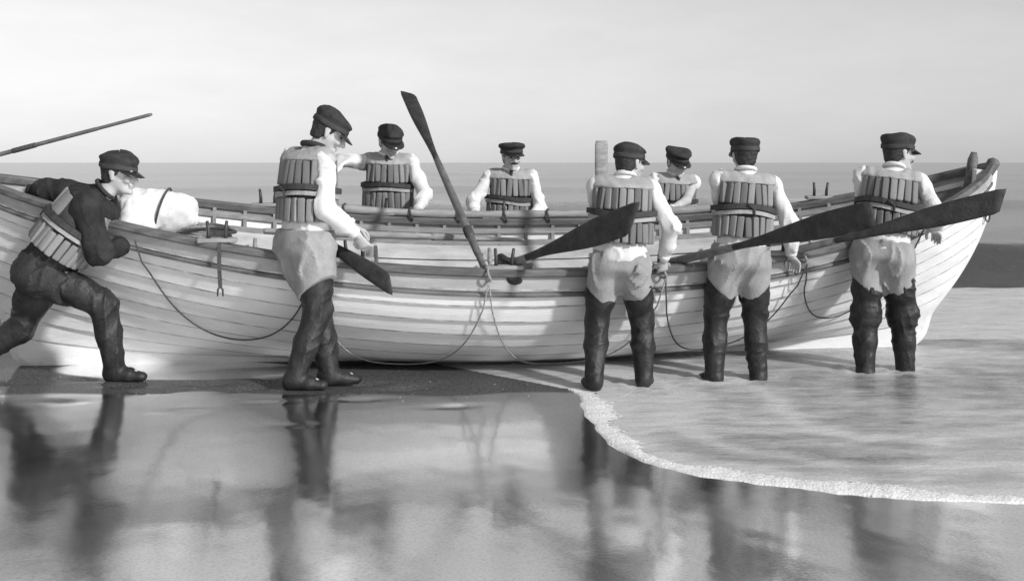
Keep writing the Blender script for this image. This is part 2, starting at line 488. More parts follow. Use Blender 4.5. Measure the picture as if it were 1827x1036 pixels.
at.data.foreach_set('value', foam.ravel().astype(np.float32))
tag(link('sea', sea_me, sea_mat()), 'pale grey sea with a dark wave face beyond the bow', kind='structure')

# foam along the swash edge: a low lumpy roll, lacy towards its rims
def lace_mat():
    m = mat('sea_foam', 0.84, 0.8, 0.12, 40.0, 0.9, 70, fine=0.12)
    n, l = m.node_tree.nodes, m.node_tree.links
    b = n['Principled BSDF']; out = n['Material Output']
    at = n.new('ShaderNodeAttribute'); at.attribute_name = 'body'
    tc = n.new('ShaderNodeTexCoord')
    vo = n.new('ShaderNodeTexNoise'); vo.inputs['Scale'].default_value = 34; vo.inputs['Detail'].default_value = 5; vo.inputs['Roughness'].default_value = 0.65
    l.new(tc.outputs['Object'], vo.inputs['Vector'])
    ad = n.new('ShaderNodeMath'); ad.operation = 'ADD'; l.new(at.outputs['Fac'], ad.inputs[0]); l.new(vo.outputs[0], ad.inputs[1])
    mr = n.new('ShaderNodeMapRange'); mr.inputs['From Min'].default_value = 0.66; mr.inputs['From Max'].default_value = 0.80
    l.new(ad.outputs[0], mr.inputs['Value'])
    tr = n.new('ShaderNodeBsdfTransparent'); mx = n.new('ShaderNodeMixShader')
    l.new(mr.outputs[0], mx.inputs[0]); l.new(tr.outputs[0], mx.inputs[1]); l.new(b.outputs[0], mx.inputs[2]); l.new(mx.outputs[0], out.inputs[0])
    return m
i0 = int(np.argmin(np.linalg.norm(SH - np.array((14, 3.3)), axis=1)))
i1 = int(np.argmin(np.linalg.norm(SH - np.array((0.40, 7.38)), axis=1)))
fp = resample(np.c_[SH[i0:i1 + 1], np.zeros(i1 + 1 - i0)], 700)
t_ = np.gradient(fp, axis=0); t_ /= np.linalg.norm(t_, axis=1)[:, None]
nw = np.stack([t_[:, 1], -t_[:, 0], 0 * t_[:, 0]], -1)          # to the water side
arc = np.r_[0, np.cumsum(np.linalg.norm(np.diff(fp, axis=0), axis=1))]
wd = 0.105 * (1 + 0.25 * np.sin(arc * 3.1) + 0.2 * np.sin(arc * 7.7 + 1) + 0.15 * np.sin(arc * 19 + 2)) * np.clip((arc[-1] - arc) / 0.35 + 0.2, 0, 1)
ht = 0.010 * (1 + 0.3 * np.sin(arc * 5 + 2) + 0.2 * np.sin(arc * 23) + 0.15 * np.sin(arc * 51 + 1))
sg = np.linspace(0, 1, 13)
G = np.zeros((len(fp), 13, 3)); body = np.zeros((len(fp), 13))
for j, u in enumerate(sg):
    off = (u - 0.28) * 2 * wd * (1 + 0.06 * np.sin(arc * (31 + 7 * j) + j))
    G[:, j] = fp + nw * off[:, None]
    pr_ = math.sin(math.pi * u ** 0.8)
    G[:, j, 2] = (-.008 if j == 0 else .0012) + ht * pr_ * (1 + 0.18 * np.sin(arc * (40 + 11 * j) + 2 * j))
    body[:, j] = .62 * math.sin(math.pi * u ** .45) - (.05 if j else -.3) + .08 * np.sin(arc * 9 + j * .3)
G = G[:, ::-1]; body = body[:, ::-1]
foam_me = grid_mesh('foam_edge', G)
fa_ = foam_me.attributes.new('body', 'FLOAT', 'POINT'); fa_.data.foreach_set('value', body.ravel().astype(np.float32))
tag(link('foam_edge', foam_me, lace_mat()), 'thin white foam line along the edge of the swash', 'foam', kind='stuff')

# ------------------------------------------------------------------ signed-distance modeller for bodies and cloth
def prim(a, b=None, ra=0.05, rb=None, k=0.02, ax=None, neg=False):
    a = np.asarray(a, float); b = a if b is None else np.asarray(b, float)
    ra = np.full(3, ra) if np.isscalar(ra) else np.asarray(ra, float)
    rb = ra if rb is None else (np.full(3, rb) if np.isscalar(rb) else np.asarray(rb, float))
    iso = bool(np.ptp(ra) < 1e-9 and np.ptp(rb) < 1e-9)
    return dict(a=a, b=b, ra=ra, rb=rb, k=k, ax=np.eye(3) if ax is None else np.asarray(ax, float), neg=neg, iso=iso)

def pdist(q, p):
    ab = q['b'] - q['a']; L2 = ab @ ab
    d = p - q['a']
    if L2 > 1e-12:
        t = np.clip(d @ ab / L2, 0, 1)
        d = d - t[:, None] * ab
        r = q['ra'] + (q['rb'] - q['ra']) * t[:, None]
    else:
        r = q['ra'][None, :]
    if q['iso']:
        return np.sqrt((d * d).sum(1)) - r[:, 0]
    loc = d @ q['ax'].T
    e = loc / r
    k0 = np.sqrt((e * e).sum(1)); e2 = e / r
    k1 = np.sqrt((e2 * e2).sum(1))
    return np.where(k1 > 1e-7, k0 * (k0 - 1) / np.maximum(k1, 1e-7), -r.min(-1))

def combine(prims, dists):
    d = None
    for q, e in zip(prims, dists):
        if q['neg']:
            if d is None: continue
            h = np.clip(0.5 - 0.5 * (d + e) / q['k'], 0, 1)
            d = d * (1 - h) - e * h + q['k'] * h * (1 - h)
        elif d is None:
            d = e
        else:
            h = np.clip(0.5 + 0.5 * (d - e) / q['k'], 0, 1)
            d = d * (1 - h) + e * h - q['k'] * h * (1 - h)
    return d

def sdf_eval(prims, p):
    return combine(prims, [pdist(q, p) for q in prims])

def sdf_mesh(name, prims, vox, disp=None, cuts=(), margin=0.035):
    pos = [q for q in prims if not q['neg']]
    lo = np.min([np.minimum(q['a'] - q['ra'].max(), q['b'] - q['rb'].max()) for q in pos], 0) - 0.04
    hi = np.max([np.maximum(q['a'] + q['ra'].max(), q['b'] + q['rb'].max()) for q in pos], 0) + 0.04
    B = 8
    nb = np.ceil((hi - lo) / (vox * B)).astype(int)
    N = nb * B + 1
    bc = np.stack(np.meshgrid(*[np.arange(k) for k in nb], indexing='ij'), -1).reshape(-1, 3)
    cen = lo + (bc + 0.5) * vox * B
    rad = vox * B * 0.5 * math.sqrt(3)
    DM = np.stack([pdist(q, cen) for q in prims], 1)
    dc = combine(prims, list(DM.T))
    for c in cuts:
        dc = np.maximum(dc, c(cen))
    F = np.empty(tuple(N), np.float32)
    coarse = np.where(dc < 0, -1.0, 1.0).reshape(tuple(nb))
    F[:] = 1.0
    F[:-1, :-1, :-1] = np.repeat(np.repeat(np.repeat(coarse, B, 0), B, 1), B, 2)
    act = np.nonzero(np.abs(dc) < rad + margin)[0]
    off = np.stack(np.meshgrid(*[np.arange(B + 1)] * 3, indexing='ij'), -1).reshape(-1, 3) * vox
    pm = np.where([q['neg'] for q in prims], 9e9, 0)
    for i in act:
        p = lo + bc[i] * vox * B + off
        dm = DM[i]
        near = (dm + pm).min()
        use = [j for j in range(len(prims)) if dm[j] < max(near, 0) + 2 * rad + prims[j]['k'] + 0.03]
        ps = [prims[j] for j in use]
        d = combine(ps, [pdist(q, p) for q in ps])
        if disp is not None:
            d = d - disp(p)
        for c in cuts:
            d = np.maximum(d, c(p))
        x, y, z = bc[i] * B
        F[x:x + B + 1, y:y + B + 1, z:z + B + 1] = d.reshape(B + 1, B + 1, B + 1)
    # naive surface nets
    S = F < 0
    c8 = [S[dx:N[0] - 1 + dx, dy:N[1] - 1 + dy, dz:N[2] - 1 + dz] for dx in (0, 1) for dy in (0, 1) for dz in (0, 1)]
    cnt = sum(c.astype(np.int8) for c in c8)
    cells = np.argwhere((cnt > 0) & (cnt < 8))
    vid = -np.ones(tuple(N - 1), np.int32)
    vid[cells[:, 0], cells[:, 1], cells[:, 2]] = np.arange(len(cells))
    acc = np.zeros((len(cells), 3)); num = np.zeros(len(cells))
    corners = [(dx, dy, dz) for dx in (0, 1) for dy in (0, 1) for dz in (0, 1)]
    vals = [F[cells[:, 0] + c[0], cells[:, 1] + c[1], cells[:, 2] + c[2]] for c in corners]
    for i in range(8):
        for j in range(i + 1, 8):
            if sum(abs(corners[i][k] - corners[j][k]) for k in range(3)) != 1: continue
            a, b = vals[i], vals[j]
            m = (a < 0) != (b < 0)
            t = np.where(m, a / np.where(m, a - b, 1), 0)[:, None]
            pt = np.array(corners[i]) * (1 - t) + np.array(corners[j]) * t
            acc += np.where(m[:, None], pt, 0); num += m
    verts = lo + (cells + acc / num[:, None]) * vox
    quads = []
    for ax in range(3):
        o1, o2 = [(1, 2), (2, 0), (0, 1)][ax]
        sl0 = [slice(None)] * 3; sl1 = [slice(None)] * 3
        sl0[ax] = slice(0, -1); sl1[ax] = slice(1, None)
        for f, (s0, s1) in enumerate(((True, False), (False, True))):
            e = np.argwhere((S[tuple(sl0)] == s0) & (S[tuple(sl1)] == s1))
            e = e[(e[:, o1] > 0) & (e[:, o2] > 0) & (e[:, o1] < N[o1] - 1) & (e[:, o2] < N[o2] - 1)]
            if not len(e): continue
            u1 = np.zeros(3, int); u1[o1] = 1
            u2 = np.zeros(3, int); u2[o2] = 1
            g = lambda c: vid[c[:, 0], c[:, 1], c[:, 2]]
            q = np.stack([g(e - u1 - u2), g(e - u2), g(e), g(e - u1)], -1)
            quads.append(q if f == 0 else q[:, ::-1])
    quads = np.vstack(quads)
    quads = quads[(quads >= 0).all(1)]
    return np_mesh(name, verts, quads)

def wrinkle(seed, amp, freq, dirw=None):
    r = np.random.default_rng(seed)
    A = [nrm(r.normal(size=3)) for _ in range(6)]
    if dirw is not None:
        A = [nrm(a * np.asarray(dirw)) for a in A]
    ph = r.uniform(0, 6, 6)
    def f(p):
        w1 = np.sin(p @ A[0] * freq * 0.6 + ph[0]); w2 = np.sin(p @ A[1] * freq * 0.55 + ph[1])
        a = np.sin(p @ A[2] * freq + 2.2 * w1 + ph[2]); b = np.sin(p @ A[3] * freq * 1.35 + 2.0 * w2 + ph[3])
        c = np.sin(p @ A[4] * freq * 2.3 + 1.5 * w1 + ph[4])
        return amp * (0.55 * a + 0.45 * b * w1 + 0.3 * c * w2)
    return f

def crease(seed, amp, freq, dirw=(1, 1, 1), sharp=2.0):
    """narrow raised folds with slack cloth between them"""
    r = np.random.default_rng(seed + 500)
    A = [nrm(nrm(r.normal(size=3)) * np.asarray(dirw)) for _ in range(5)]
    ph = r.uniform(0, 6, 5)
    def f(p):
        w1 = np.sin(p @ A[0] * freq * 0.45 + ph[0]); w2 = np.sin(p @ A[1] * freq * 0.5 + ph[1])
        a = 1 - np.abs(np.sin(p @ A[2] * freq * .5 + 1.3 * w1 + ph[2]))
        b = 1 - np.abs(np.sin(p @ A[3] * freq * .62 + 1.4 * w2 + ph[3]))
        return amp * (a ** sharp * np.clip(w2 + .45, 0, 1) + b ** sharp * np.clip(.5 - w1, 0, 1) - .3)
    return f

def plane(pt, n):
    n = nrm(n); pt = np.asarray(pt, float)
    return lambda p: (p - pt) @ n

def ik(a, t, l1, l2, hint):
    a = np.asarray(a, float); t = np.asarray(t, float)
    d = t - a; L = np.linalg.norm(d)
    mx = (l1 + l2) * 0.995
    if L > mx:
        t = a + d / L * mx; L = mx; d = t - a
    u = d / L
    c = (l1 * l1 + L * L - l2 * l2) / (2 * L)
    h = math.sqrt(max(0, l1 * l1 - c * c))
    hn = np.asarray(hint, float); hn = nrm(hn - u * (hn @ u))
    return a + u * c + hn * h, t

BLOCK = box_mesh('cork_block', 1, 1, 1, 0.11, 2)
for p_ in BLOCK.polygons: p_.use_smooth = True
BLOCK.materials.append(M['cork'])
BLOCK2 = BLOCK.copy(); BLOCK2.name = 'cork_block_worn'
BLOCK2.materials.clear(); BLOCK2.materials.append(M['cork2'])
BLOCK3 = BLOCK.copy(); BLOCK3.name = 'cork_block_dark'
BLOCK3.materials.clear(); BLOCK3.materials.append(M['cork3'])

def basis(f, u):
    f = nrm(f); u = nrm(np.asarray(u, float) - f * (np.asarray(u, float) @ f))
    return np.array([np.cross(u, f), f, u])       # left, forward, up   (rows)

def person(label, base, seed, s, facing, pelvis, up, head_dir, feet, toes, hands, elbow_hints=None, knee_hints=None, hand_dirs=None,
           palm=None, head_shift=(0, 0, 0), head_up=None, jacket=False, dark_legs=False, kerchief=False, tie=False, fold=False, flare=0.0, boot_top=0.50,
           face=True, cap_h=1.0, cap_soft=0.0, cap_slope=0.0, bulk=1.0, wide=1.0, moustache=False, cap_tilt=0.0, vest_rows=True, curl=0.5, neck_fwd=0.03):
    """feet: (left, right) ankle points; hands: (left, right) wrist targets; all in world metres."""
    base = np.asarray(base, float)
    L = lambda p: np.asarray(p, float) - base
    up = nrm(up)
    fw = np.asarray(facing, float)
    fwd = nrm(fw - up * (fw @ up))
    lf = np.cross(up, fwd)                       # person's left
    pel = L(pelvis)
    TA = np.array([lf, fwd, up])
    # ---- skeleton
    chest = pel + up * 0.36 * s
    neck = pel + up * 0.545 * s + fwd * 0.0
    shl = [neck - up * 0.055 * s + lf * 0.185 * s * q for q in (1, -1)]
    hip = [pel + lf * 0.095 * s * q - up * 0.02 for q in (1, -1)]
    hf = nrm(head_dir)
    hu = up * 0.5 + V(0, 0, 0.5) if head_up is None else np.asarray(head_up, float)
    HA = basis(hf, hu)
    hc = neck + (up * 0.4 + V(0, 0, 0.6)) * 0.138 * s + fwd * neck_fwd + HA[1] * 0.02 + np.asarray(head_shift, float)
    eh = elbow_hints or [lf * 0.5 - fwd * 0.7 - V(0, 0, .3), -lf * 0.5 - fwd * 0.7 - V(0, 0, .3)]
    kh = knee_hints or [fwd + lf * 0.15, fwd - lf * 0.15]
    arms, legs = [], []
    for i in (0, 1):
        e, wv = ik(shl[i], L(hands[i]), 0.30 * s, 0.27 * s, eh[i]); arms.append((shl[i], e, wv))
        kn, an = ik(hip[i], L(feet[i]), 0.44 * s, 0.42 * s, kh[i]); legs.append((hip[i], kn, an))
    # ---- body: one continuous skin
    B = []
    B += [prim(pel, pel + up * 0.18 * s, V(.150, .100, .10) * s, V(.135, .090, .10) * s, .03, TA),
          prim(pel + up * 0.18 * s, pel + up * .40 * s, V(.135, .09, .10) * s, V(.150, .105, .10) * s, .03, TA),
          prim(shl[0], shl[1], .055 * s, .055 * s, .05)]
    B.append(prim(neck - up * .05 * s, hc - HA[2] * .05 * s - HA[1] * .015, .062 * s, .055 * s, .03))
    for i in (0, 1):
        a, e, wv = arms[i]
        B += [prim(a, e, .050 * s, .042 * s, .03), prim(e, wv, .042 * s, .028 * s, .02)]
        h_, kn, an = legs[i]
        B += [prim(h_, kn, .082 * s, .056 * s, .04), prim(kn, an, .055 * s, .040 * s, .03)]
        td = nrm(toes[i]); B.append(prim(an - V(0, 0, .03) - td * .02, an - V(0, 0, .035) + td * .13 * s, .035 * s, .028 * s, .02))
        # hand
        hd = nrm(wv - e) if not hand_dirs or hand_dirs[i] is None else nrm(hand_dirs[i])
        pn = nrm(palm[i]) if palm and palm[i] is not None else nrm(V(0, 0, -1) + fwd * 0.2)
        pn = nrm(pn - hd * (pn @ hd))
        sd = np.cross(hd, pn)
        k0 = wv + hd * .012
        HX = np.array([sd, hd, pn])
        B.append(prim(k0 + hd * .012, k0 + hd * .075 * s, V(.030, .02, .017) * s, V(.040, .02, .015) * s, .012, HX))
        cu = curl if np.isscalar(curl) else curl[i]
        for f_, (o_, ln) in enumerate(((-.030, .072), (-.010, .082), (.011, .078), (.031, .062))):
            p0 = k0 + hd * .080 * s + sd * o_ * s
            ang = 0.25 * cu
            for sg_, fr_ in enumerate((.42, .32, .26)):
                ang += cu * (0.75 + 0.06 * f_)
                dr = hd * math.cos(ang) + pn * math.sin(ang)
                p1 = p0 + dr * ln * fr_ * s
                B.append(prim(p0, p1, (.0098 - .0008 * sg_) * s, (.0092 - .0008 * sg_) * s, .005))
                p0 = p1
        ts = -1 if i == 0 else 1
        ts = ts if (np.cross(hd, pn) @ (nrm(fwd * .6 - lf * (1 if i == 0 else -1) + V(0, 0, .4)))) * ts > 0 else -ts
        p0 = k0 + hd * .025 * s + sd * ts * .030 * s
        for ln, dr in ((.040, hd * .6 + sd * ts * .6 + pn * .35), (.032, hd * .75 + sd * ts * .25 + pn * .5), (.024, hd * .85 + pn * .55)):
            p1 = p0 + nrm(dr) * ln * s
            B.append(prim(p0, p1, .0115 * s, .0100 * s, .007)); p0 = p1
    # head
    hl, hfw, hup = HA
    body_s = s
    s = s * 1.08                                 # head, hair and cap
    def h(x, y, z): return hc + (hl * x + hfw * y + hup * z) * s
    B += [prim(h(0, -.012, .035), None, V(.075, .095, .080) * s, None, .02, HA),
          prim(h(0, .022, -.035), h(0, .045, -.080), V(.060, .062, .06) * s, V(.038, .040, .032) * s, .03, HA),
          prim(h(0, .088, .030), None, V(.050, .014, .012) * s, None, .015, HA),
          prim(h(0, .092, .012), h(0, .112, -.026), .010 * s, .0135 * s, .010),
          prim(h(.012, .098, -.030), h(-.012, .098, -.030), .009 * s, .009 * s, .008),
          prim(h(.018, .088, -.054), h(-.018, .088, -.054), .0085 * s, .0085 * s, .008),
          prim(h(.015, .086, -.066), h(-.015, .086, -.066), .0080 * s, .0080 * s, .006),
          prim(h(0, .080, -.095), None, V(.022, .018, .016) * s, None, .015, HA),
          prim(h(.036, .070, -.022), h(-.036, .070, -.022), .022 * s, .022 * s, .02)]
    for q in (1, -1):
        B.append(prim(h(.076 * q, -.012, .012), h(.072 * q, -.004, -.028), V(.008, .018, .018) * s, V(.007, .011, .011) * s, .008, HA))
        B.append(prim(h(.030 * q, .098, .006), None, V(.017, .014, .011) * s, None, .008, HA, neg=True))
    B.append(prim(h(.02, .101, -.060), h(-.02, .101, -.060), .004 * s, .004 * s, .004, neg=True))
    root = link('person', sdf_mesh('body', B, 0.0068), M['skin'], None, base)
    tag(root, label, 'person', 'lifeboat crew in cork vests')
    if face:
        em = bpy.data.meshes.new('eye'); bm = bmesh.new()
        bmesh.ops.create_icosphere(bm, subdivisions=2, radius=.0105 * s); bm.to_mesh(em); bm.free()
        em.materials.append(M['eye'])
        for q in (1, -1):
            link('eye', em, None, root, h(.031 * q, .078, .006))
    if moustache:
        link('moustache', tube_mesh('moustache', [h(.030, .082, -.052), h(.014, .098, -.045), h(0, .103, -.043), h(-.014, .098, -.045), h(-.030, .082, -.052)], [.004, .008, .008, .008, .004], 8), M['hair'], root)
    # hair: shell over the back of the skull
    Hh = [prim(h(0, -.016, .036), None, V(.081, .099, .085) * s, None, .02, HA),
          prim(h(0, -.045, -.030), None, V(.062, .052, .055) * s, None, .03, HA)]
    hcut = [plane(h(0, .030, .02), hfw * 1.0 - hup * .55), plane(h(0, -.04, -.066), -hup)]
    link('hair', sdf_mesh('hair', Hh, 0.008, wrinkle(seed + 3, .003, 160), hcut), M['hair'], root)
    # ---- cap
    n = 36
    a = np.linspace(0, 2 * math.pi, n, endpoint=False)
    def ring(r, z, sag=0.0):
        x = r * np.sin(a) * .90; y = r * np.cos(a) * 1.10 - .010
        zz = z + cap_tilt * y + sag * np.cos(a * 2 + seed) + .003 * np.sin(3 * a + seed)
        return np.stack([x, y, zz], -1)
    prof = [(.098, .028), (.1005, .030), (.101, .056), (.1005, .066), (.104 + flare * .5, .074), (.109 + flare, .086), (.108 + flare - .008 * cap_soft, .098), (.099 + flare - .018 * cap_soft, .109), (.075 - .012 * cap_soft, .116 + .004 * cap_soft), (.04, .118 + .008 * cap_soft), (.002, .119 + .010 * cap_soft)]
    G = []
    for i, (r, z) in enumerate(prof):
        zz = .066 + (z - .066) * cap_h if z > .066 else z
        g_ = ring(r, zz, .0025 if i > 4 else 0)
        if zz > .066:
            g_[:, 2] += cap_slope * g_[:, 1] * (zz - .066) / .05 + .005 * np.sin(2 * a + seed * 1.7) * (zz - .066) / .05
            g_[:, 0] += .006 * math.sin(seed) * (zz - .066) / .05
        G.append(g_)
    G = np.array(G)
    G = hc + (G[..., 0:1] * hl + G[..., 1:2] * hfw + G[..., 2:3] * hup) * s
    me = grid_mesh('cap', G, close_v=True); fix_normals(me)
    cap = link('cap', me, M['cap'], root)
    # band
    bp_ = [(.1035, .032), (.1045, .034), (.1045, .056), (.1035, .058)]
    G = np.array([ring(r, z) for r, z in bp_]); G = hc + (G[..., 0:1] * hl + G[..., 1:2] * hfw + G[..., 2:3] * hup) * s
    me = grid_mesh('cap_band', G, close_v=True); fix_normals(me); link('cap_band', me, M['belt'], cap)
    # visor
    av = np.linspace(-1.15, 1.15, 22); rows = []
    for (u, th) in ((0, .003), (.5, .003), (1, .002), (1, -.002), (.5, -.003), (0, -.003)):
        ext = .050 * u * np.cos(av * 1.33) ** .7
        x = (.100 + ext) * np.sin(av) * .90; y = (.100 + ext) * np.cos(av) * 1.10 - .010
        z = .034 + th - .55 * ext - .25 * ext * (np.abs(av) / 1.15) + cap_tilt * y
        rows.append(np.stack([x, y, z], -1))
    G = np.array(rows); G = hc + (G[..., 0:1] * hl + G[..., 1:2] * hfw + G[..., 2:3] * hup) * s
    me = grid_mesh('cap_visor', G, close_u=True); fix_normals(me); link('cap_visor', me, M['visor'], cap)
    # ---- shirt or jacket
    s = body_s
    o = 0.030 if jacket else 0.0
    T = [prim(pel + up * .02 * s, pel + up * 0.18 * s, V(.178, .132, .10) * s * bulk, V(.168, .124, .10) * s * bulk, .03, TA),
         prim(pel + up * 0.18 * s, pel + up * .40 * s, V(.168, .124, .10) * s * bulk, V(.176, .128, .10) * s * bulk, .03, TA),
         prim(shl[0] + up * .004, shl[1] + up * .004, .072 * s, .072 * s, .05),
         prim(neck - up * .03 * s, neck + (hc - neck) * .36, .070 * s, .062 * s, .04)]
    for i in (0, 1):
        a_, e, wv = arms[i]
        wv2 = e + (wv - e) * 0.93
        mid = e + (wv - e) * 0.55
        T += [prim(a_, e, (.066 + o) * s, (.060 + o) * s, .04), prim(e, mid, (.060 + o) * s, (.056 + o) * s, .03),
              prim(mid, wv2, (.056 + o) * s, .036 * s, .02)]
    wv_ = wrinkle(seed, .005, 26, (1, 1, .5)); wv2_ = crease(seed + 9, .011, 60, (1, 1, .8))
    def tuck(p):                                                     # cloth pressed flat under the vest
        hh = (p - pel) @ up / s; ww = np.abs((p - pel) @ lf) / s
        return np.clip((hh - .10) / .04, 0, 1) * np.clip((.52 - hh) / .05, 0, 1) * np.clip((.215 - ww) / .05, 0, 1)
    cuts = [plane(pel + up * (-.02) * s, -up), plane(neck + (hc - neck) * .34, nrm(hc - neck))]
    link('jacket' if jacket else 'shirt', sdf_mesh('shirt', T, 0.0105, lambda p: wv_(p) + wv2_(p) - .026 * tuck(p), cuts), M['jacket' if jacket else 'shirt'], root)
    for i in (0, 1):
        a_, e, wv = arms[i]
        link('cuff', tube_mesh('cuff', [e + (wv - e) * t for t in (.86, .88, .97, .985)], [.036 * s, .043 * s, .041 * s, .034 * s], 14), M['jacket' if jacket else 'shirt'], root)
    # collar
    cp = []
    for t in np.linspace(0, 2 * math.pi, 28):
        cp.append(neck + (hc - neck) * .30 + (lf * math.cos(t) * .068 + fwd * (math.sin(t) * .070 - .004) - up * (.016 * math.sin(t))) * s)
    link('neckerchief' if kerchief else 'collar', tube_mesh('collar', cp, (.020 if kerchief else .014) * s, 8), M['cap' if kerchief or jacket else 'shirt'], root)
    if tie:
        tp = [neck + (hc - neck) * .3 + fwd * (.085 + .035 * t) * s - up * (.02 + .14 * t) * s for t in np.linspace(0, 1, 6)]
        link('necktie', tube_mesh('necktie', tp, [.016, .013, .012, .014, .017, .010], 8), M['belt'], root)
    # ---- trousers
    tm = M['trouser_dark'] if dark_legs else M['trouser']
    seat = -fwd
    Q = [prim(pel - up * .06 * s, pel + up * .10 * s, V(.192, .140 * wide, .06) * s, V(.180, .132 * wide, .06) * s, .04, TA)]
    hems = []
    for i in (0, 1):
        h_, kn, an = legs[i]
        side = lf * (1 if i == 0 else -1)
        ax = nrm(h_ - kn)
        top = kn + (h_ - kn) * (1 - boot_top)
        Q += [prim(h_ - up * .04 * s, top - ax * .04, .122 * wide * s, .106 * wide * s, .06)]
        hems.append(plane(top - ax * .035, -nrm(ax - side * .75 - fwd * .1)))
    c_ = legs[0][0] * .5 + legs[1][0] * .5
    kk = legs[0][1] * .5 + legs[1][1] * .5
    Q.append(prim(c_, c_ + (kk - c_) * .30, V(.13, .10, .10) * s, V(.09, .075, .06) * s, .05, TA))     # low baggy crotch
    w1 = wrinkle(seed + 1, .005, 18, (1, 1, .4)); w2 = crease(seed + 2, .017, 60, (1, 1, .35))
    def sidecut(p):
        wq = np.clip(.5 + ((p - pel) @ lf) / .09, 0, 1)
        return hems[0](p) * wq + hems[1](p) * (1 - wq)
    link('trousers', sdf_mesh('trousers', Q, 0.0105, lambda p: w1(p) + w2(p) * np.clip(-sidecut(p) / .09, .15, 1), [plane(pel + up * .06 * s, up), sidecut]), tm, root)
    # ---- boots
    for i in (0, 1):
        h_, kn, an = legs[i]
        side = lf * (1 if i == 0 else -1)
        td = nrm(toes[i]); ax = nrm(h_ - kn); sh = nrm(kn - an)
        top = kn + (h_ - kn) * (1 - boot_top)
        mid = kn + (h_ - kn) * .35
        K = [prim(top + ax * .05, mid, .106 * s, .100 * s, .03), prim(mid, kn, .100 * s, .088 * s, .03),
             prim(kn, kn - sh * .2 * s, .086 * s, .080 * s, .03), prim(kn - sh * .2 * s, an, .080 * s, .066 * s, .03),
             prim(an - V(0, 0, .035) - td * .030 * s, an - V(0, 0, .040) + td * .09 * s, V(.050, .050, .056) * s, V(.050, .050, .046) * s, .03),
             prim(an - V(0, 0, .046) + td * .09 * s, an - V(0, 0, .052) + td * .165 * s, V(.050, .05, .042) * s, V(.042, .042, .032) * s, .02)]
        if fold:
            K += [prim(kn + ax * .040 * s, kn + ax * .02 * s, .104 * s, .113 * s, .006), prim(kn - sh * .03 * s, kn - sh * .045 * s, .110 * s, .104 * s, .006)]
        b1 = wrinkle(seed + 20 + i, .003, 14, (.8, .8, 1.0)); b2 = crease(seed + 24 + i, .010, 52, (.7, .7, 1.0))
        fall = lambda p, an=an: np.clip((p[:, 2] - (an[2] - .05)) / .12, .15, 1)
        cuts = [plane(top + ax * .02, nrm(ax - side * .75 - fwd * .1)), plane(an - V(0, 0, .083), V(0, 0, -1))]
        link('boot', sdf_mesh('boot', K, 0.0095, lambda p: (b1(p) + b2(p)) * fall(p), cuts), M['boot'], root)
    # ---- cork life vest
    VS = [prim(pel + up * .06 * s, pel + up * 0.20 * s, V(.205, .158, .10) * s * bulk, V(.200, .154, .10) * s * bulk, .03, TA),
          prim(pel + up * 0.20 * s, pel + up * .46 * s, V(.200, .154, .07) * s * bulk, V(.200, .150, .07) * s * bulk, .03, TA),
          prim(shl[0] - lf * .05 * s, shl[1] + lf * .05 * s, .078 * s, .078 * s, .05)]
    vest = link('life_vest', sdf_mesh('life_vest', VS, 0.0125, lambda p: -0.016, [plane(pel + up * .115 * s, -up), plane(pel + up * .50 * s, up)]), M['gap_shade'], root)
    VY = [prim(pel + up * .40 * s, pel + up * .475 * s, V(.204, .158, .07) * s * bulk, V(.196, .150, .07) * s * bulk, .03, TA),
          prim(shl[0] - lf * .035 * s, shl[1] + lf * .035 * s, .088 * s, .088 * s, .05),
          prim(neck, hc, .068 * s, .068 * s, .02, neg=True)]
    wy = wrinkle(seed + 5, .004, 60)
    yo = link('vest_yoke', sdf_mesh('vest_yoke', VY, 0.0115, wy, [plane(pel + up * .486 * s, -up)]), M['jacket'] if jacket else M['yoke'], vest)
    def vr(hh, ph):
        d = lf * math.cos(ph) + fwd * math.sin(ph)
        ts = np.linspace(0.05, 0.34, 60)
        pts = pel + up * hh * s + d * ts[:, None]
        f = sdf_eval(VS, pts)
        j = int(np.argmax(f > 0))
        return pts[max(j, 1)]
    lr = random.Random(seed)
    for (h0, h1, pitch, skip) in ((.335, .492, .057, .36), (.112, .258, .055, .0)):
        hm = (h0 + h1) / 2
        phs = np.linspace(0, 2 * math.pi, 241)
        ring_ = np.array([vr(hm, t) for t in phs])
        arc_ = np.r_[0, np.cumsum(np.linalg.norm(np.diff(ring_, axis=0), axis=1))]
        nb_ = int(round(arc_[-1] / (pitch * s)))
        for b in range(nb_):
            sarc = (b + .5) / nb_ * arc_[-1]
            ph = np.interp(sarc, arc_, phs)
            if min(abs(ph), abs(ph - 2 * math.pi), abs(ph - math.pi)) < skip: continue
            c = vr(hm, ph); p1 = vr(hm, ph + .05); tn = nrm(p1 - c)
            on = nrm(np.cross(tn, up))
            ctop, cbot = vr(h1, ph), vr(h0, ph)
            zu = nrm(ctop - cbot); on = nrm(np.cross(tn, zu))
            wdt = arc_[-1] / nb_ - .012 * s
            hgt = (h1 - h0) * s * lr.uniform(.92, 1.03)
            m = Matrix(((tn[0], on[0], zu[0], 0), (tn[1], on[1], zu[1], 0), (tn[2], on[2], zu[2], 0), (0, 0, 0, 1)))
            tw = Matrix.Rotation(lr.uniform(-.07, .07), 4, 'Y') @ Matrix.Rotation(lr.uniform(-.12, .12), 4, 'Z')
            ob = link('cork_block', lr.choice((BLOCK, BLOCK, BLOCK2, BLOCK3)), None, vest)
            pos = (ctop + cbot) * .5 + on * .016 * s + zu * lr.uniform(-.004, .004)
            pos = pos + on * (max(0.0, float((c - (ctop + cbot) * .5) @ on)) + (.004 if h0 > .3 else 0))
            ob.matrix_local = Matrix.Translation(Vector(pos)) @ m @ tw @ Matrix.Diagonal((wdt, .052 * s, hgt, 1))
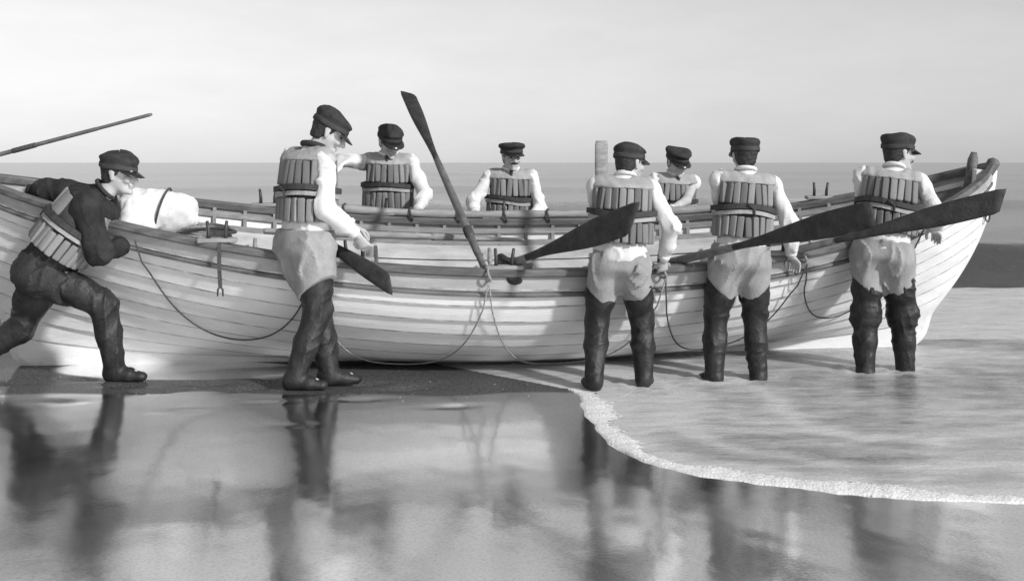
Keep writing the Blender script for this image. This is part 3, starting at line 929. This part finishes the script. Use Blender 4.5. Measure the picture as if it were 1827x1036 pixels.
    for bh, bhw, bth, bm_, bn in ((.315, .018, .026, 'belt', 'vest_belt'), (.277, .014, .014, 'yoke', 'lit_top_band')):  # pale band added to paint the lit top ends of the lower blocks
        bpnt = []
        for t in np.linspace(0, 2 * math.pi, 49):
            c = vr(bh, t); d = nrm(c - pel - up * bh * s)
            bpnt.append(c + d * .006 - up * .012 * math.sin(t * 2 + seed) * s)
        bpnt = np.array(bpnt)
        sdv = np.array([nrm(q - pel - up * bh * s) for q in bpnt])
        link(bn, sweep_mesh(bn, bpnt, sdv, np.tile(up, (49, 1)), [(-.012, -bhw), (bth, -bhw), (bth, bhw), (-.012, bhw)]), M[bm_], vest)
        if bm_ == 'belt': bk_, sk_ = bpnt, sdv
    bpnt, sdv = bk_, sk_
    # shoulder strap / tie ends at the belt
    kp = bpnt[36]
    link('belt_knot', tube_mesh('belt_knot', [kp + sdv[36] * .022 + lf * .02, kp + sdv[36] * .028, kp + sdv[36] * .018 - lf * .03 - up * .02, kp + sdv[36] * .02 - lf * .035 - up * .07], [.012, .014, .010, .005], 6), M['belt'], vest)
    return root

# ------------------------------------------------------------------ surfboat
BL = 7.78
BOAT_M = Matrix.Translation((0.021, 8.7, -0.05)) @ Matrix.Rotation(R(8.96), 4, 'Z') @ Matrix.Rotation(R(7.13), 4, 'X')
def BW(p):
    v = BOAT_M @ Vector([float(c) for c in p]); return np.array(v)
boat = empty('surfboat')
boat.matrix_world = BOAT_M
tag(boat, 'long white lapstrake surfboat heeled towards the crew on the wet sand', 'boat')

def sheer(s):
    return np.where(s > 0, .919 + .60 * np.abs(s) ** 3.0, .919 + .532 * np.abs(s) ** 1.9)
def halfb(s):
    return .98 * np.maximum(1 - np.abs(s) ** 2.3, 0) ** .75
def keelz(s):
    return .085 + .20 * np.abs(s) ** 2.4
def hull_pt(s, q, side):
    """s station -1..1, q girth 0 keel .. 1 sheer, side -1 near (camera) / +1 far"""
    s = np.asarray(s, float); q = np.asarray(q, float)
    e = np.clip(np.abs(s), 0, 1) ** 1.6
    bm_ = np.sin(np.clip(q, 0, 1.1) * math.pi / 2 * .96) ** .88
    be_ = .55 * q ** 1.15 + .45 * q ** 2.0
    br = (1 - e) * bm_ / math.sin(math.pi / 2 * .96) ** .88 + e * be_
    zm_ = q ** 1.75; ze_ = q ** 1.0
    zf = (1 - e) * zm_ + e * ze_
    y = halfb(s) * br + .022
    z = keelz(s) + (sheer(s) - keelz(s)) * zf
    x = s * BL / 2 - np.sign(s) * np.abs(s) ** 7 * np.where(s > 0, .55 * np.clip(1 - q, 0, 1) ** 2.1, .24 * np.clip(1 - q, 0, 1) ** 1.5)
    return np.stack([x, side * y, z], -1)

SS = np.linspace(-1, 1, 57)
def hull_n(s, q, side):
    h = 1e-3
    du = hull_pt(np.clip(s + h, -1, 1), q, side) - hull_pt(np.clip(s - h, -1, 1), q, side)
    dv = hull_pt(s, q + h, side) - hull_pt(s, q - h, side)
    n_ = np.cross(du, dv); n_ /= np.linalg.norm(n_, axis=-1, keepdims=True) + 1e-12
    sg_ = np.sign(n_[..., 1:2] * side); sg_[sg_ == 0] = 1
    return n_ * sg_

QS = np.array([.02, .17, .30, .42, .535, .64, .74, .835, .925, 1.0])
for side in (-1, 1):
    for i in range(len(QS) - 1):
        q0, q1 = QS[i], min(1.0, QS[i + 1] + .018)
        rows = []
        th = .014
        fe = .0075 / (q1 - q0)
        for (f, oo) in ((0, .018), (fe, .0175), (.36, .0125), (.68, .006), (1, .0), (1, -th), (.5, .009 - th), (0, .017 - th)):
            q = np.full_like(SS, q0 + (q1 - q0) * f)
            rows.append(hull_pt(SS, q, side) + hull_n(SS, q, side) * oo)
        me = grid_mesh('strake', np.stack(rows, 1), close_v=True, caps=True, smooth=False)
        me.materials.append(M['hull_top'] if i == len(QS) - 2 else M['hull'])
        me.materials.append(M['seam'])                                   # darker strip along the lower edge of each plank
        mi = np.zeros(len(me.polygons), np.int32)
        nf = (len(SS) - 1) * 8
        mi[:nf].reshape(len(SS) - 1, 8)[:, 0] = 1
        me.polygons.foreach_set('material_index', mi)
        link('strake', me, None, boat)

def along(q, side, off, s=SS):
    qq = np.full_like(s, q)
    return hull_pt(s, qq, side) + hull_n(s, qq, side) * off
UPV = np.tile(V(0, 0, 1), (len(SS), 1))
for side in (-1, 1):
    out_ = np.tile(V(0, side, 0), (len(SS), 1))
    g = along(1.0, side, 0)
    link('gunwale', sweep_mesh('gunwale', g, out_, UPV, [(-.045, -.012), (.026, -.012), (.034, .0), (.034, .030), (.022, .040), (-.040, .040), (-.050, .030)]), M['rail'], boat)
    gi = along(.90, side, 0)
    link('rub_rail', sweep_mesh('rub_rail', gi, out_, UPV, [(.006, -.018), (.036, -.012), (.040, .004), (.034, .016), (.006, .020)]), M['rail'], boat)
    ri = along(.875, side, -.02)
    link('seat_riser', sweep_mesh('seat_riser', ri[5:-5], -out_[5:-5], UPV[5:-5], [(.0, -.03), (.022, -.03), (.022, .03), (.0, .03)]), M['wood'], boat)
    for c0 in (.34, .445, .55, .655, .76):                                         # ceiling planks over the ribs
        cs = SS[7:-7]
        a0, a1 = along(c0, side, -.046, cs), along(c0 + .095, side, -.046, cs)
        nn = -hull_n(cs, np.full_like(cs, c0), side)
        link('ceiling_plank', grid_mesh('ceiling_plank', np.stack([a0, a1, a1 + nn * .014, a0 + nn * .014], 1), close_v=True, caps=True, smooth=False), M['inner'], boat)
    iw = along(.955, side, -.015)
    link('inwale', sweep_mesh('inwale', iw[3:-3], -out_[3:-3], UPV[3:-3], [(.0, -.02), (.03, -.02), (.03, .02), (.0, .02)]), M['wood'], boat)
    for st in np.linspace(-.90, .90, 31):
        qv = np.linspace(.04, .985, 14)
        sv = np.full_like(qv, st)
        pts = hull_pt(sv, qv, side) - hull_n(sv, qv, side) * .018
        tq = np.gradient(pts, axis=0); tq /= np.linalg.norm(tq, axis=1)[:, None]
        nn = -hull_n(sv, qv, side)
        sd_ = np.cross(tq, nn)
        link('rib', sweep_mesh('rib', pts, sd_, nn, [(-.014, -.004), (.014, -.004), (.014, .022), (-.014, .022)]), M['rib'], boat)

# keel with deadwood at both ends, stem and sternpost
ks = np.linspace(-.915, .855, 49)
kx = ks * (BL / 2)
ktop = keelz(ks) + .03
kbot = np.full_like(ks, .03)
G = np.stack([np.stack([kx, np.full_like(kx, yy), zz], -1) for yy, zz in ((-.026, kbot), (-.034, ktop), (.034, ktop), (.026, kbot))], 1)
link('keel', grid_mesh('keel', G, close_v=True, caps=True, smooth=False), M['hull'], boat)
for sgn, nm in ((1, 'stem'), (-1, 'sternpost')):
    q = np.linspace(-.04, .985, 24)
    sv = np.full_like(q, sgn * 1.0)
    pts = hull_pt(sv, np.clip(q, 0, 1), 1); pts[:, 1] = 0
    pts[:, 2] = keelz(sv) + (sheer(sv) - keelz(sv)) * q
    x0_ = BL / 2 * (.84 if sgn > 0 else .90)
    foot = np.array([(sgn * x0_, 0, .085), (sgn * (x0_ + (abs(pts[2][0]) - x0_) * .45), 0, .10), (sgn * (x0_ + (abs(pts[2][0]) - x0_) * .85), 0, .17)]) if abs(pts[2][0]) > x0_ + .02 else np.array([(sgn * (x0_ - .05), 0, .085), (sgn * (abs(pts[2][0]) - .03), 0, .15)])
    pts = resample(np.vstack([foot, pts[2:]]), 34)
    q = pts[:, 0]
    tq = np.gradient(pts, axis=0); tq /= np.linalg.norm(tq, axis=1)[:, None]
    fwd_ = np.stack([tq[:, 2], 0 * tq[:, 0], -tq[:, 0]], -1) * sgn
    sd_ = np.tile(V(0, 1, 0), (len(q), 1))
    link(nm, sweep_mesh(nm, pts, sd_, fwd_, [(-.0355, -.14), (.0355, -.14), (.0355, .0), (.016, .055), (-.016, .055), (-.0355, .0)]), M['hull'], boat)
xb = BL / 2
zb = float(sheer(np.array(1.0)))
def taper_post(name, p0, p1, w0, w1, m):
    pts = np.linspace(p0, p1, 7)
    r_ = np.linspace(w0, w1, 7); r_[-1] *= .55
    return link(name, tube_mesh(name, pts, r_, 8), m, boat)
taper_post('stem_head', V(xb - .03, 0, zb - .05), V(xb + .04, 0, zb + .07), .050, .052, M['rail'])
taper_post('towing_bitt', V(xb - .16, .05, zb - .25), V(xb - .11, .07, zb + .12), .040, .042, M['rail'])
taper_post('stern_head', V(-xb + .03, 0, float(sheer(np.array(-1.0))) - .05), V(-xb - .02, 0, float(sheer(np.array(-1.0))) + .08), .05, .05, M['rail'])
# breasthook / fore deck planks
for k, (x0, x1) in enumerate(((2.95, 3.18), (3.19, 3.42), (3.43, 3.72))):
    s0, s1 = x0 / xb, x1 / xb
    y0, y1 = float(halfb(np.array(s0))) - .04, float(halfb(np.array(s1))) - .03
    z0, z1 = float(sheer(np.array(s0))) - .10, float(sheer(np.array(s1))) - .10
    vs_ = [(x0, -y0, z0), (x1, -y1, z1), (x1, y1, z1), (x0, y0, z0)]
    me = bpy.data.meshes.new('deck_plank')
    me.from_pydata(vs_ + [(a_, b_, c_ - .025) for a_, b_, c_ in vs_], [], [(0, 1, 2, 3), (7, 6, 5, 4), (0, 4, 5, 1), (1, 5, 6, 2), (2, 6, 7, 3), (3, 7, 4, 0)])
    link('deck_plank', me, M['rail'], boat)
# stern sheets
for k in range(5):
    x0 = -2.45 - k * .2; x1 = x0 - .19
    s0, s1 = x0 / xb, x1 / xb
    y0, y1 = float(hull_pt(np.array(s0), np.array(.85), 1)[1]) - .07, float(hull_pt(np.array(s1), np.array(.85), 1)[1]) - .07
    z0, z1 = float(sheer(np.array(s0))) - .12, float(sheer(np.array(s1))) - .12
    vs_ = [(x0, -y0, z0), (x1, -y1, z1), (x1, y1, z1), (x0, y0, z0)]
    me = bpy.data.meshes.new('stern_plank')
    me.from_pydata(vs_ + [(a_, b_, c_ - .025) for a_, b_, c_ in vs_], [], [(3, 2, 1, 0), (4, 5, 6, 7), (1, 5, 4, 0), (2, 6, 5, 1), (3, 7, 6, 2), (0, 4, 7, 3)])
    link('stern_plank', me, M['inner'], boat)
# thwarts with knees
for x in (-2.0, -1.05, -.1, .85, 1.8, 2.55):
    s_ = x / xb
    b_ = float(hull_pt(np.array(max(abs(s_ - .03), abs(s_ + .03))), np.array(.70), 1)[1]) - .05
    z_ = float(hull_pt(np.array(s_), np.array(.70), 1)[2]) + .045
    o = link('thwart', box_mesh('thwart', .23, 2 * b_ * .985, .034, .006), M['inner'], boat, (x, 0, z_))
    post = link('thwart_post', box_mesh('thwart_post', .05, .05, z_ - .12, .004), M['inner'], o, (0, 0, -(z_ - .12) / 2 - .017))
    for sy in (-1, 1):
        kn = link('knee', tube_mesh('knee', [(0, sy * (b_ - .16), .018), (0, sy * (b_ - .07), .05), (0, sy * (b_ - .015), .16)], [.012, .022, .014], 6), M['wood'], o)
# floor boards
for k, yy in enumerate((-.42, -.25, -.085, .085, .25, .42)):
    o = link('floor_board', box_mesh('floor_board', 2.4 if abs(yy) > .3 else 3.4, .15, .02, .004), M['inner'], boat, (.05, yy, .30))
# oarlocks: pairs of iron thole pins on a pad
for side in (-1, 1):
    for x in (-2.15, -1.25, -.25, .78, 1.72, 2.5):
        s_ = x / xb + (.06 if side > 0 else 0)
        g = hull_pt(np.array(s_), np.array(1.0), side)
        pad = link('oarlock_pad', box_mesh('oarlock_pad', .26, .07, .03, .008), M['wood'], boat, (g[0], g[1] - side * .005, g[2] + .052))
        for dx in (-.055, .055):
            link('thole_pin', tube_mesh('thole_pin', [(dx, 0, -.01), (dx, 0, .06), (dx * 1.15, 0, .13)], [.014, .013, .010], 8), M['iron'], pad)
# cork fender roll lashed along the far gunwale
fx = np.linspace(-1.6, 2.1, 60)
fpts = hull_pt(fx / xb, np.ones(60), 1) + V(0, -.02, .075)
link('fender_roll', tube_mesh('fender_roll', fpts, .034 + .004 * np.sin(fx * 9), 10), M['pale_oar'], boat)
for x in (-1.3, -.75, -.35, .05, .42, .9, 1.45, 1.9):
    c = hull_pt(np.array(x / xb), np.array(1.0), 1) + V(0, -.02, .06)
    t_ = np.linspace(0, 2 * math.pi, 17)
    link('lashing', tube_mesh('lashing', [c + V(.012 * math.sin(2 * t), .052 * math.cos(t), .056 * math.sin(t)) for t in t_], .010, 6), M['rope_dark'], boat)

# grab lines festooned round the near side
def near_s(x): return x / xb
hang = [-2.66, -1.52, -.36, .86, 1.93, 2.95]
qmin = [.40, .22, .24, .30, .42]
for i in range(len(hang) - 1):
    u = np.linspace(0, 1, 40)
    dip = (4 * u * (1 - u)) ** .72
    q = .985 - (0.985 - qmin[i]) * dip
    sv = (hang[i] + (hang[i + 1] - hang[i]) * u) / xb
    off = .040 + .05 * np.exp(-((q - .93) / .10) ** 2)
    pts = hull_pt(sv, q, -1) + hull_n(sv, q, -1) * off[:, None]
    link('grab_line', tube_mesh('grab_line', pts, .0055, 6), M['rope'] if i in (1, 2) else M['rope_dark'], boat)
    hp = hull_pt(np.array(hang[i + 1] / xb), np.array(1.0), -1) + V(0, -.02, .0)
    t_ = np.linspace(0, 2 * math.pi, 15)
    link('line_becket', tube_mesh('line_becket', [hp + V(.01 * math.sin(t * 2), .055 * math.cos(t), .045 * math.sin(t) + .005) for t in t_], .009, 6), M['rope'], boat)
# painter ring and short chain at the stem
for k in range(4):
    c = V(xb - .02 + .030 - .012 * k, -.055, zb - .26 - .048 * k)
    t_ = np.linspace(0, 2 * math.pi, 13)
    link('chain_link', tube_mesh('chain_link', [c + (V(.018 * math.cos(t), 0, .030 * math.sin(t)) if k % 2 else V(0, .018 * math.cos(t), .030 * math.sin(t))) for t in t_], .006, 6), M['iron'], boat)

# ------------------------------------------------------------------ oars
def oar(label, grip, tip, wide, blade_len=1.0, blade_w=.15, r=.026, m=None, mb=None, group='oars', tipcut=.0):
    grip = np.asarray(grip, float); tip = np.asarray(tip, float)
    root = empty('oar', grip)
    tag(root, label, 'oar', group)
    ax = nrm(tip - grip); Lg = np.linalg.norm(tip - grip)
    wv = nrm(np.asarray(wide, float) - ax * (np.asarray(wide, float) @ ax)); tn = np.cross(ax, wv)
    ls = Lg - blade_len
    t = np.array([0, .006, .012, .13, .14, .18, .35, .6, .85, 1.0]) * (ls + .12)
    rr = np.array([.6, .8, .85, .85, .95, 1.0, 1.08, 1.08, .98, .80]) * r
    link('shaft', tube_mesh('shaft', ax[None] * t[:, None], rr, 10), m or M['loom'], root)
    u = np.linspace(0, 1, 22)
    hw = r * .8 + (blade_w / 2 - r * .8) * (3 * np.clip(u / .75, 0, 1) ** 2 - 2 * np.clip(u / .75, 0, 1) ** 3)
    hw[-1] *= .86
    th = r * .85 * (1 - u) + .0075
    prof = []
    for k in range(10):
        a_ = 2 * math.pi * k / 10
        cc, ss = math.cos(a_), math.sin(a_)
        prof.append((np.sign(cc) * abs(cc) ** .7, np.sign(ss) * abs(ss) ** 1.0))
    prof = np.array(prof)
    c = ax[None] * (ls + u * blade_len)[:, None]
    skew = (u ** 6) * tipcut
    G = c[:, None, :] + (prof[None, :, 0] * hw[:, None])[..., None] * wv + (prof[None, :, 1] * th[:, None])[..., None] * tn + (skew[:, None] * prof[None, :, 0])[..., None] * ax * .5
    link('blade', grid_mesh('blade', G, close_v=True, caps=True), mb or M['oar'], root)
    cl_ = np.array([.30, .302, .36, .362]) * ls
    link('leather_collar', tube_mesh('leather_collar', ax[None] * cl_[:, None], np.array([1.1, 1.28, 1.28, 1.1]) * r, 10), M['rope_dark'], root)
    return root

def extend(p, q, back):
    """start point moved `back` metres behind p on the line q->p"""
    p = np.asarray(p, float); q = np.asarray(q, float)
    return p - nrm(q - p) * back

tall_t = P(727, 166, 9.7); tall_b = P(868, 487, 7.78)
oar('dark oar standing tall and slanted across the middle of the boat, blade up', tall_b, tall_t, V(1, .2, .35), 1.05, .115, .028, tipcut=-.12)
cA, cB = P(880, 482, 7.78), P(1132, 388, 6.85)
oar('dark oar with its blade across the vest of the man with head turned', extend(cA, cB, 1.1), cB, V(0.2, 0, 1), .98, .19, .030, tipcut=.12)
dA, dB = P(1205, 466, 7.88), P(1558, 381, 6.75)
oar('broad dark oar lying across the waist of the man seen squarely from behind', extend(dA, dB, 1.0), dB, V(0, 0, 1), 1.05, .165, .029)
eA, eB = P(1385, 455, 8.05), P(1790, 357, 7.35)
oar('dark oar pointing past the hips of the man nearest the bow', extend(eA, eB, 0.9), eB, V(0.1, 0, 1), 1.12, .155, .028, tipcut=.08)
fA, fB = P(540, 405, 7.70), P(697, 508, 7.12)
pd = oar('short dark paddle drooping over the near rail beside the tallest man', fA, fB, V(.5, 0, 1), .78, .115, .030, tipcut=-.1, group=None)
pd.name = 'paddle'; pd['category'] = 'paddle'
gA, gB = P(470, 412, 8.15), P(935, 428, 8.45)
oar('pale oar lying lengthwise inside the boat under the tallest man\'s hand', gA, gB, V(0, 1, .1), .7, .13, .026, m=M['wood'], mb=M['pale_oar'])
uA, uB = P(1072, 470, 9.0), P(1073, 251, 9.0)
oar('grey oar blade standing upright behind the man with his head turned', uA, uB, V(1, .15, 0), .75, .105, .026, m=M['pale_oar'], mb=M['pale_oar'])
sA, sB = P(271, 204, 8.2), P(-700, 460, 8.2)
oar('thin steering oar loom rising over the stern at the far left', sA, sB, V(0, 0, 1), 1.2, .16, .0155, m=M['loom'])

# ------------------------------------------------------------------ crew
def rail(x, side=-1, up_=.05):
    return BW(hull_pt(np.array(x / xb), np.array(1.0), side) + V(0, 0, up_))
def ank(px, d, dy=0):
    x = (px - PX0) * d / FPX
    return V(x, d, gz(x, d) + .083 + dy)

# 1 pusher at the stern, dark jacket
b0 = ank(205, 7.55)
person('person in a dark jacket and cap bent low, pushing at the stern', (b0[0], b0[1], gz(b0[0], b0[1])), 11, 1.06, V(1, .12, 0),
       P(84, 472, 7.55), V(.60, .04, .80), V(.96, -.12, -.12), (V(-3.72, 7.58, gz(-3.72, 7.58) + .10), b0), (V(.9, .1, -.2), V(1, -.03, 0)),
       (P(22, 335, 7.95), P(243, 432, 7.62)), elbow_hints=[V(-.2, .6, .3), V(-.2, -.5, -1)], knee_hints=[V(1, .3, -.3), V(1, 0, .3)],
       hand_dirs=[V(-.8, .4, -.3), V(.7, .5, .5)], palm=[V(0, .2, -1), V(.5, .6, -.5)], jacket=True, dark_legs=True, wide=1.18, bulk=1.25, cap_soft=1.0, cap_h=1.15, cap_slope=.10, head_shift=(.05, 0, .03), head_up=V(.1, 0, 1), cap_tilt=-.05, neck_fwd=.03)
# 2 tallest man beside the stern half
d2 = 7.36
person('tallest person standing side-on in a white shirt with dark neckerchief, head bowed', (P(550, 690, d2)[0], d2, gz(P(550, 690, d2)[0], d2)), 22, 1.05, V(.72, .69, 0),
       V(P(545, 452, d2)[0], d2, 1.0), V(.035, .02, 1), V(.85, .15, -.50), (ank(588, 7.44), ank(526, 7.30)), (V(1, .25, 0), V(1, -.02, 0)),
       (P(655, 432, 7.62), P(636, 418, 7.30)), elbow_hints=[V(-.4, .5, -.6), V(-.6, -.6, -.4)],
       hand_dirs=[V(.7, .5, -.4), V(.45, .3, -.75)], palm=[V(.2, .2, -1), V(.3, .9, 0)], kerchief=True, cap_soft=.5, cap_h=1.15, cap_slope=-.10, bulk=1.06, wide=1.18, head_shift=(.085, .0, -.01), boot_top=.60)
# 5 head turned, in the middle
d5 = 7.5
person('person seen from behind in the middle, head turned right, oar blade across the vest', (P(1108, 690, d5)[0], d5, gz(P(1108, 690, d5)[0], d5)), 55, .965, V(.10, 1, 0),
       V(P(1106, 475, d5)[0], d5, .855), V(.05, .05, 1), V(.72, .62, -.10), (ank(1060, 7.42), ank(1149, 7.56)), (V(-.25, 1, 0), V(.3, 1, 0)),
       (P(1082, 468, 7.74), P(1184, 462, 7.62)), elbow_hints=[V(-.3, -.2, -1), V(.8, -.6, -.2)],
       hand_dirs=[V(.1, .6, -.6), V(0, .5, -.8)], palm=[V(0, .3, -1), V(-.2, .9, -.2)], cap_soft=.6, cap_slope=-.15, bulk=1.07, head_shift=(.03, .03, -.015))
# 7 squarely from behind
d7 = 7.74
person('person seen squarely from behind, second from the bow, right hand on the rail', (P(1315, 690, d7)[0], d7, gz(P(1315, 690, d7)[0], d7)), 77, .985, V(-.03, 1, 0),
       V(P(1322, 470, d7)[0], d7, .875), V(.075, .05, 1), V(-.05, 1, -.08), (ank(1274, 7.76), ank(1353, 7.80)), (V(-.3, 1, 0), V(.15, 1, 0)),
       (P(1300, 462, 7.98), P(1412, 456, 7.92)), elbow_hints=[V(-.3, -.2, -1), V(.9, -.5, -.2)],
       hand_dirs=[V(.1, .6, -.6), V(.45, .6, -.5)], palm=[V(0, .3, -1), V(0, .2, -1)])
# 8 nearest the bow
d8 = 8.1
person('person nearest the bow in knee-folded boots, face turned right in profile', (P(1580, 690, d8)[0], d8, gz(P(1580, 690, d8)[0], d8)), 88, 1.03, V(.28, 1, 0),
       V(P(1576, 452, d8)[0], d8, .875), V(.15, .10, 1), V(.93, .30, -.06), (ank(1544, 8.06), ank(1616, 8.14)), (V(-.1, 1, 0), V(.5, 1, 0)),
       (P(1572, 420, 8.42), P(1664, 408, 8.42)), elbow_hints=[V(-.45, -.2, -1), V(.6, -.5, -.7)],
       hand_dirs=[V(.3, .6, -.5), V(.5, .6, -.4)], palm=[V(0, .3, -1), V(0, .2, -1)], fold=True, moustache=True, bulk=1.0, cap_h=1.3, boot_top=.52, head_shift=(.035, .02, 0))
# far side of the boat
d3 = 9.98
x3 = P(690, 300, d3)[0]
person('person behind the far rail with head bowed, next to the tallest man', (x3, d3, gz(x3, d3)), 33, 1.06, V(-.05, -1, 0),
       V(x3 - .0, d3 + .08, .98), V(.02, -.10, 1), V(.50, -.80, -.42), (V(x3 + .12, d3 + .1, gz(x3, d3) + .083), V(x3 - .12, d3 + .15, gz(x3, d3) + .083)), (V(.2, -1, 0), V(-.2, -1, 0)),
       (P(744, 376, 9.66), P(584, 318, 9.55)), elbow_hints=[V(.7, .6, -.4), V(-.5, .2, 1.0)],
       hand_dirs=[V(-.2, -.7, -.5), V(.1, -.7, -.5)], palm=[V(0, -.5, -1), V(0, -.5, -1)], tie=True, cap_soft=.9, cap_slope=-.1, head_shift=(.01, -.03, -.01))
d4 = 10.15
x4 = P(912, 300, d4)[0]
person('person in a peaked cap and necktie behind the far rail amidships', (x4, d4, gz(x4, d4)), 44, 1.0, V(.04, -1, 0),
       V(x4 - .02, d4 + .05, .87), V(.03, -.05, 1), V(.30, -1, -.10), (V(x4 + .12, d4 + .1, gz(x4, d4) + .083), V(x4 - .12, d4 + .1, gz(x4, d4) + .083)), (V(.2, -1, 0), V(-.2, -1, 0)),
       (P(938, 388, 9.86), P(848, 380, 9.78)), elbow_hints=[V(.7, .6, -.4), V(-.7, .6, -.4)],
       hand_dirs=[V(-.3, -.7, -.5), V(.1, -.7, -.5)], palm=[V(0, -.5, -1), V(0, -.5, -1)], tie=True, moustache=True, flare=.014, cap_tilt=.10)
d6 = 10.2
x6 = P(1205, 300, d6)[0]
person('person behind the far rail, right of the upright grey oar, looking down', (x6, d6, gz(x6, d6)), 66, .99, V(.22, -1, 0),
       V(x6 - .02, d6 + .12, .84), V(.04, -.12, 1), V(.35, -.85, -.35), (V(x6 + .12, d6 + .1, gz(x6, d6) + .083), V(x6 - .12, d6 + .1, gz(x6, d6) + .083)), (V(.2, -1, 0), V(-.2, -1, 0)),
       (P(1196, 374, 9.88), P(1172, 372, 9.86)), elbow_hints=[V(1, .2, -.5), V(-1, .2, -.3)],
       hand_dirs=[V(-.8, -.5, -.2), V(.4, -.7, -.4)], palm=[V(0, -.5, -1), V(0, -.5, -1)], tie=True, flare=.010)

# ------------------------------------------------------------------ loose gear
bp0, bp1 = P(250, 372, 8.0), P(322, 376, 8.05)
bl = P(285, 405, 8.02)
K = [prim(bp0 - bl, bp1 - bl, V(.17, .17, .145), V(.13, .15, .13), .05), prim(P(232, 398, 7.85) - bl, P(262, 404, 7.9) - bl, .085, .07, .06), prim(P(338, 392, 8.0) - bl, P(300, 400, 8.0) - bl, .05, .06, .05)]
wb = wrinkle(3, .012, 26); wb2 = wrinkle(5, .006, 70)
bundle = link('canvas_bundle', sdf_mesh('canvas_bundle', K, .010, lambda p: wb(p) + wb2(p)), M['sail'], None, bl)
tag(bundle, 'white rolled canvas bundle with a dark strap on the stern', 'bundle')
cm = (bp0 + bp1) / 2 - bl + V(.02, 0, 0)
t_ = np.linspace(0, 2 * math.pi, 33)
link('strap', tube_mesh('strap', [cm + V(.05 * math.sin(t - .4), .172 * math.cos(t), .152 * math.sin(t)) for t in t_], .008, 6), M['rope_dark'], bundle)

cc = P(365, 420, 8.05)
pts = []
rr_ = random.Random(5)
for k in range(200):
    t = k / 199 * 2 * math.pi * 6.5
    r_ = .13 + .03 * math.sin(k * .37) + .02 * math.sin(k * .11)
    pts.append(V(r_ * math.cos(t) * 1.25, r_ * math.sin(t) * .8, .012 + .085 * k / 199 + .012 * math.sin(t * 1.7 + k * .05)))
coil = link('rope_coil', tube_mesh('rope_coil', pts, .0115, 6), M['rope'], None, (cc[0], cc[1], cc[2] - .03))
tag(coil, 'heap of coiled pale rope on the stern beside the canvas bundle', 'rope')

sx = -2.13
top = rail(sx, -1, .045)
q1 = BW(hull_pt(np.array(sx / xb), np.array(.97), -1) + V(0, -.06, 0))
strap = empty('hanging_strap', top); tag(strap, 'narrow strap with a forked end hanging over the near rail', 'strap')
sp = np.array([V(0, .06, .0), V(0, -.03, .012), (q1 - top) + V(0, -.01, -.02), V(.005, (q1 - top)[1] - .015, -.16), V(.012, (q1 - top)[1] - .01, -.30)])
link('webbing', sweep_mesh('webbing', resample(sp, 16), np.tile(V(1, 0, 0), (16, 1)), np.tile(V(0, -1, .2), (16, 1)), [(-.013, -.003), (.013, -.003), (.013, .003), (-.013, .003)]), M['rope_dark'], strap)
for q in (-1, 1):
    e_ = sp[-1]
    link('fork_end', tube_mesh('fork_end', [e_ + V(0, 0, .01), e_ + V(.016 * q, 0, -.01), e_ + V(.018 * q, 0, -.055)], [.006, .007, .005], 6), M['iron'], strap)

rg = rail(-.24, -1, -.015) + V(0, .07, 0)
K = [prim(V(0, .05, .09), V(.12, .0, .06), V(.08, .07, .05), V(.06, .06, .045), .05), prim(V(.03, -.02, .04), V(.07, -.07, -.03), V(.06, .03, .04), V(.035, .025, .03), .05)]  # dark crumpled mass at the near rail
wr = wrinkle(8, .014, 40); wr2 = wrinkle(9, .007, 95)
tag(link('crumpled_lump', sdf_mesh('crumpled_lump', K, .010, lambda p: wr(p) + wr2(p)), M['lump'], None, rg), 'dark crumpled mass slung over the near rail amidships', 'bundle')

# broken shell scattered over the damp strip: far too fine to count
sv_, sf_ = [], []
rs_ = random.Random(31)
for k in range(70):
    x = rs_.uniform(-3.9, .3); y = rs_.uniform(6.7, 7.75)
    if min(abs(x - q_) for q_ in (-1.42, -1.05, -2.62)) < .22: continue
    z = gz(x, y); r_ = rs_.uniform(.003, .007); a0 = rs_.uniform(0, 6)
    b_ = len(sv_)
    for q in range(5):
        aa = a0 + q * 2 * math.pi / 5
        sv_.append((x + r_ * math.cos(aa) * rs_.uniform(.7, 1.2), y + r_ * math.sin(aa) * rs_.uniform(.7, 1.2), z + .001))
    sv_.append((x, y, z + r_ * .55))
    sf_ += [(b_ + q, b_ + (q + 1) % 5, b_ + 5) for q in range(5)]
me = bpy.data.meshes.new('shell_fragments'); me.from_pydata(sv_, [], sf_)
tag(link('shell_fragments', me, mat('bleached_shell', .6, .7, .3, 40)), 'tiny pale shell fragments strewn on the damp sand', 'shells', kind='stuff')
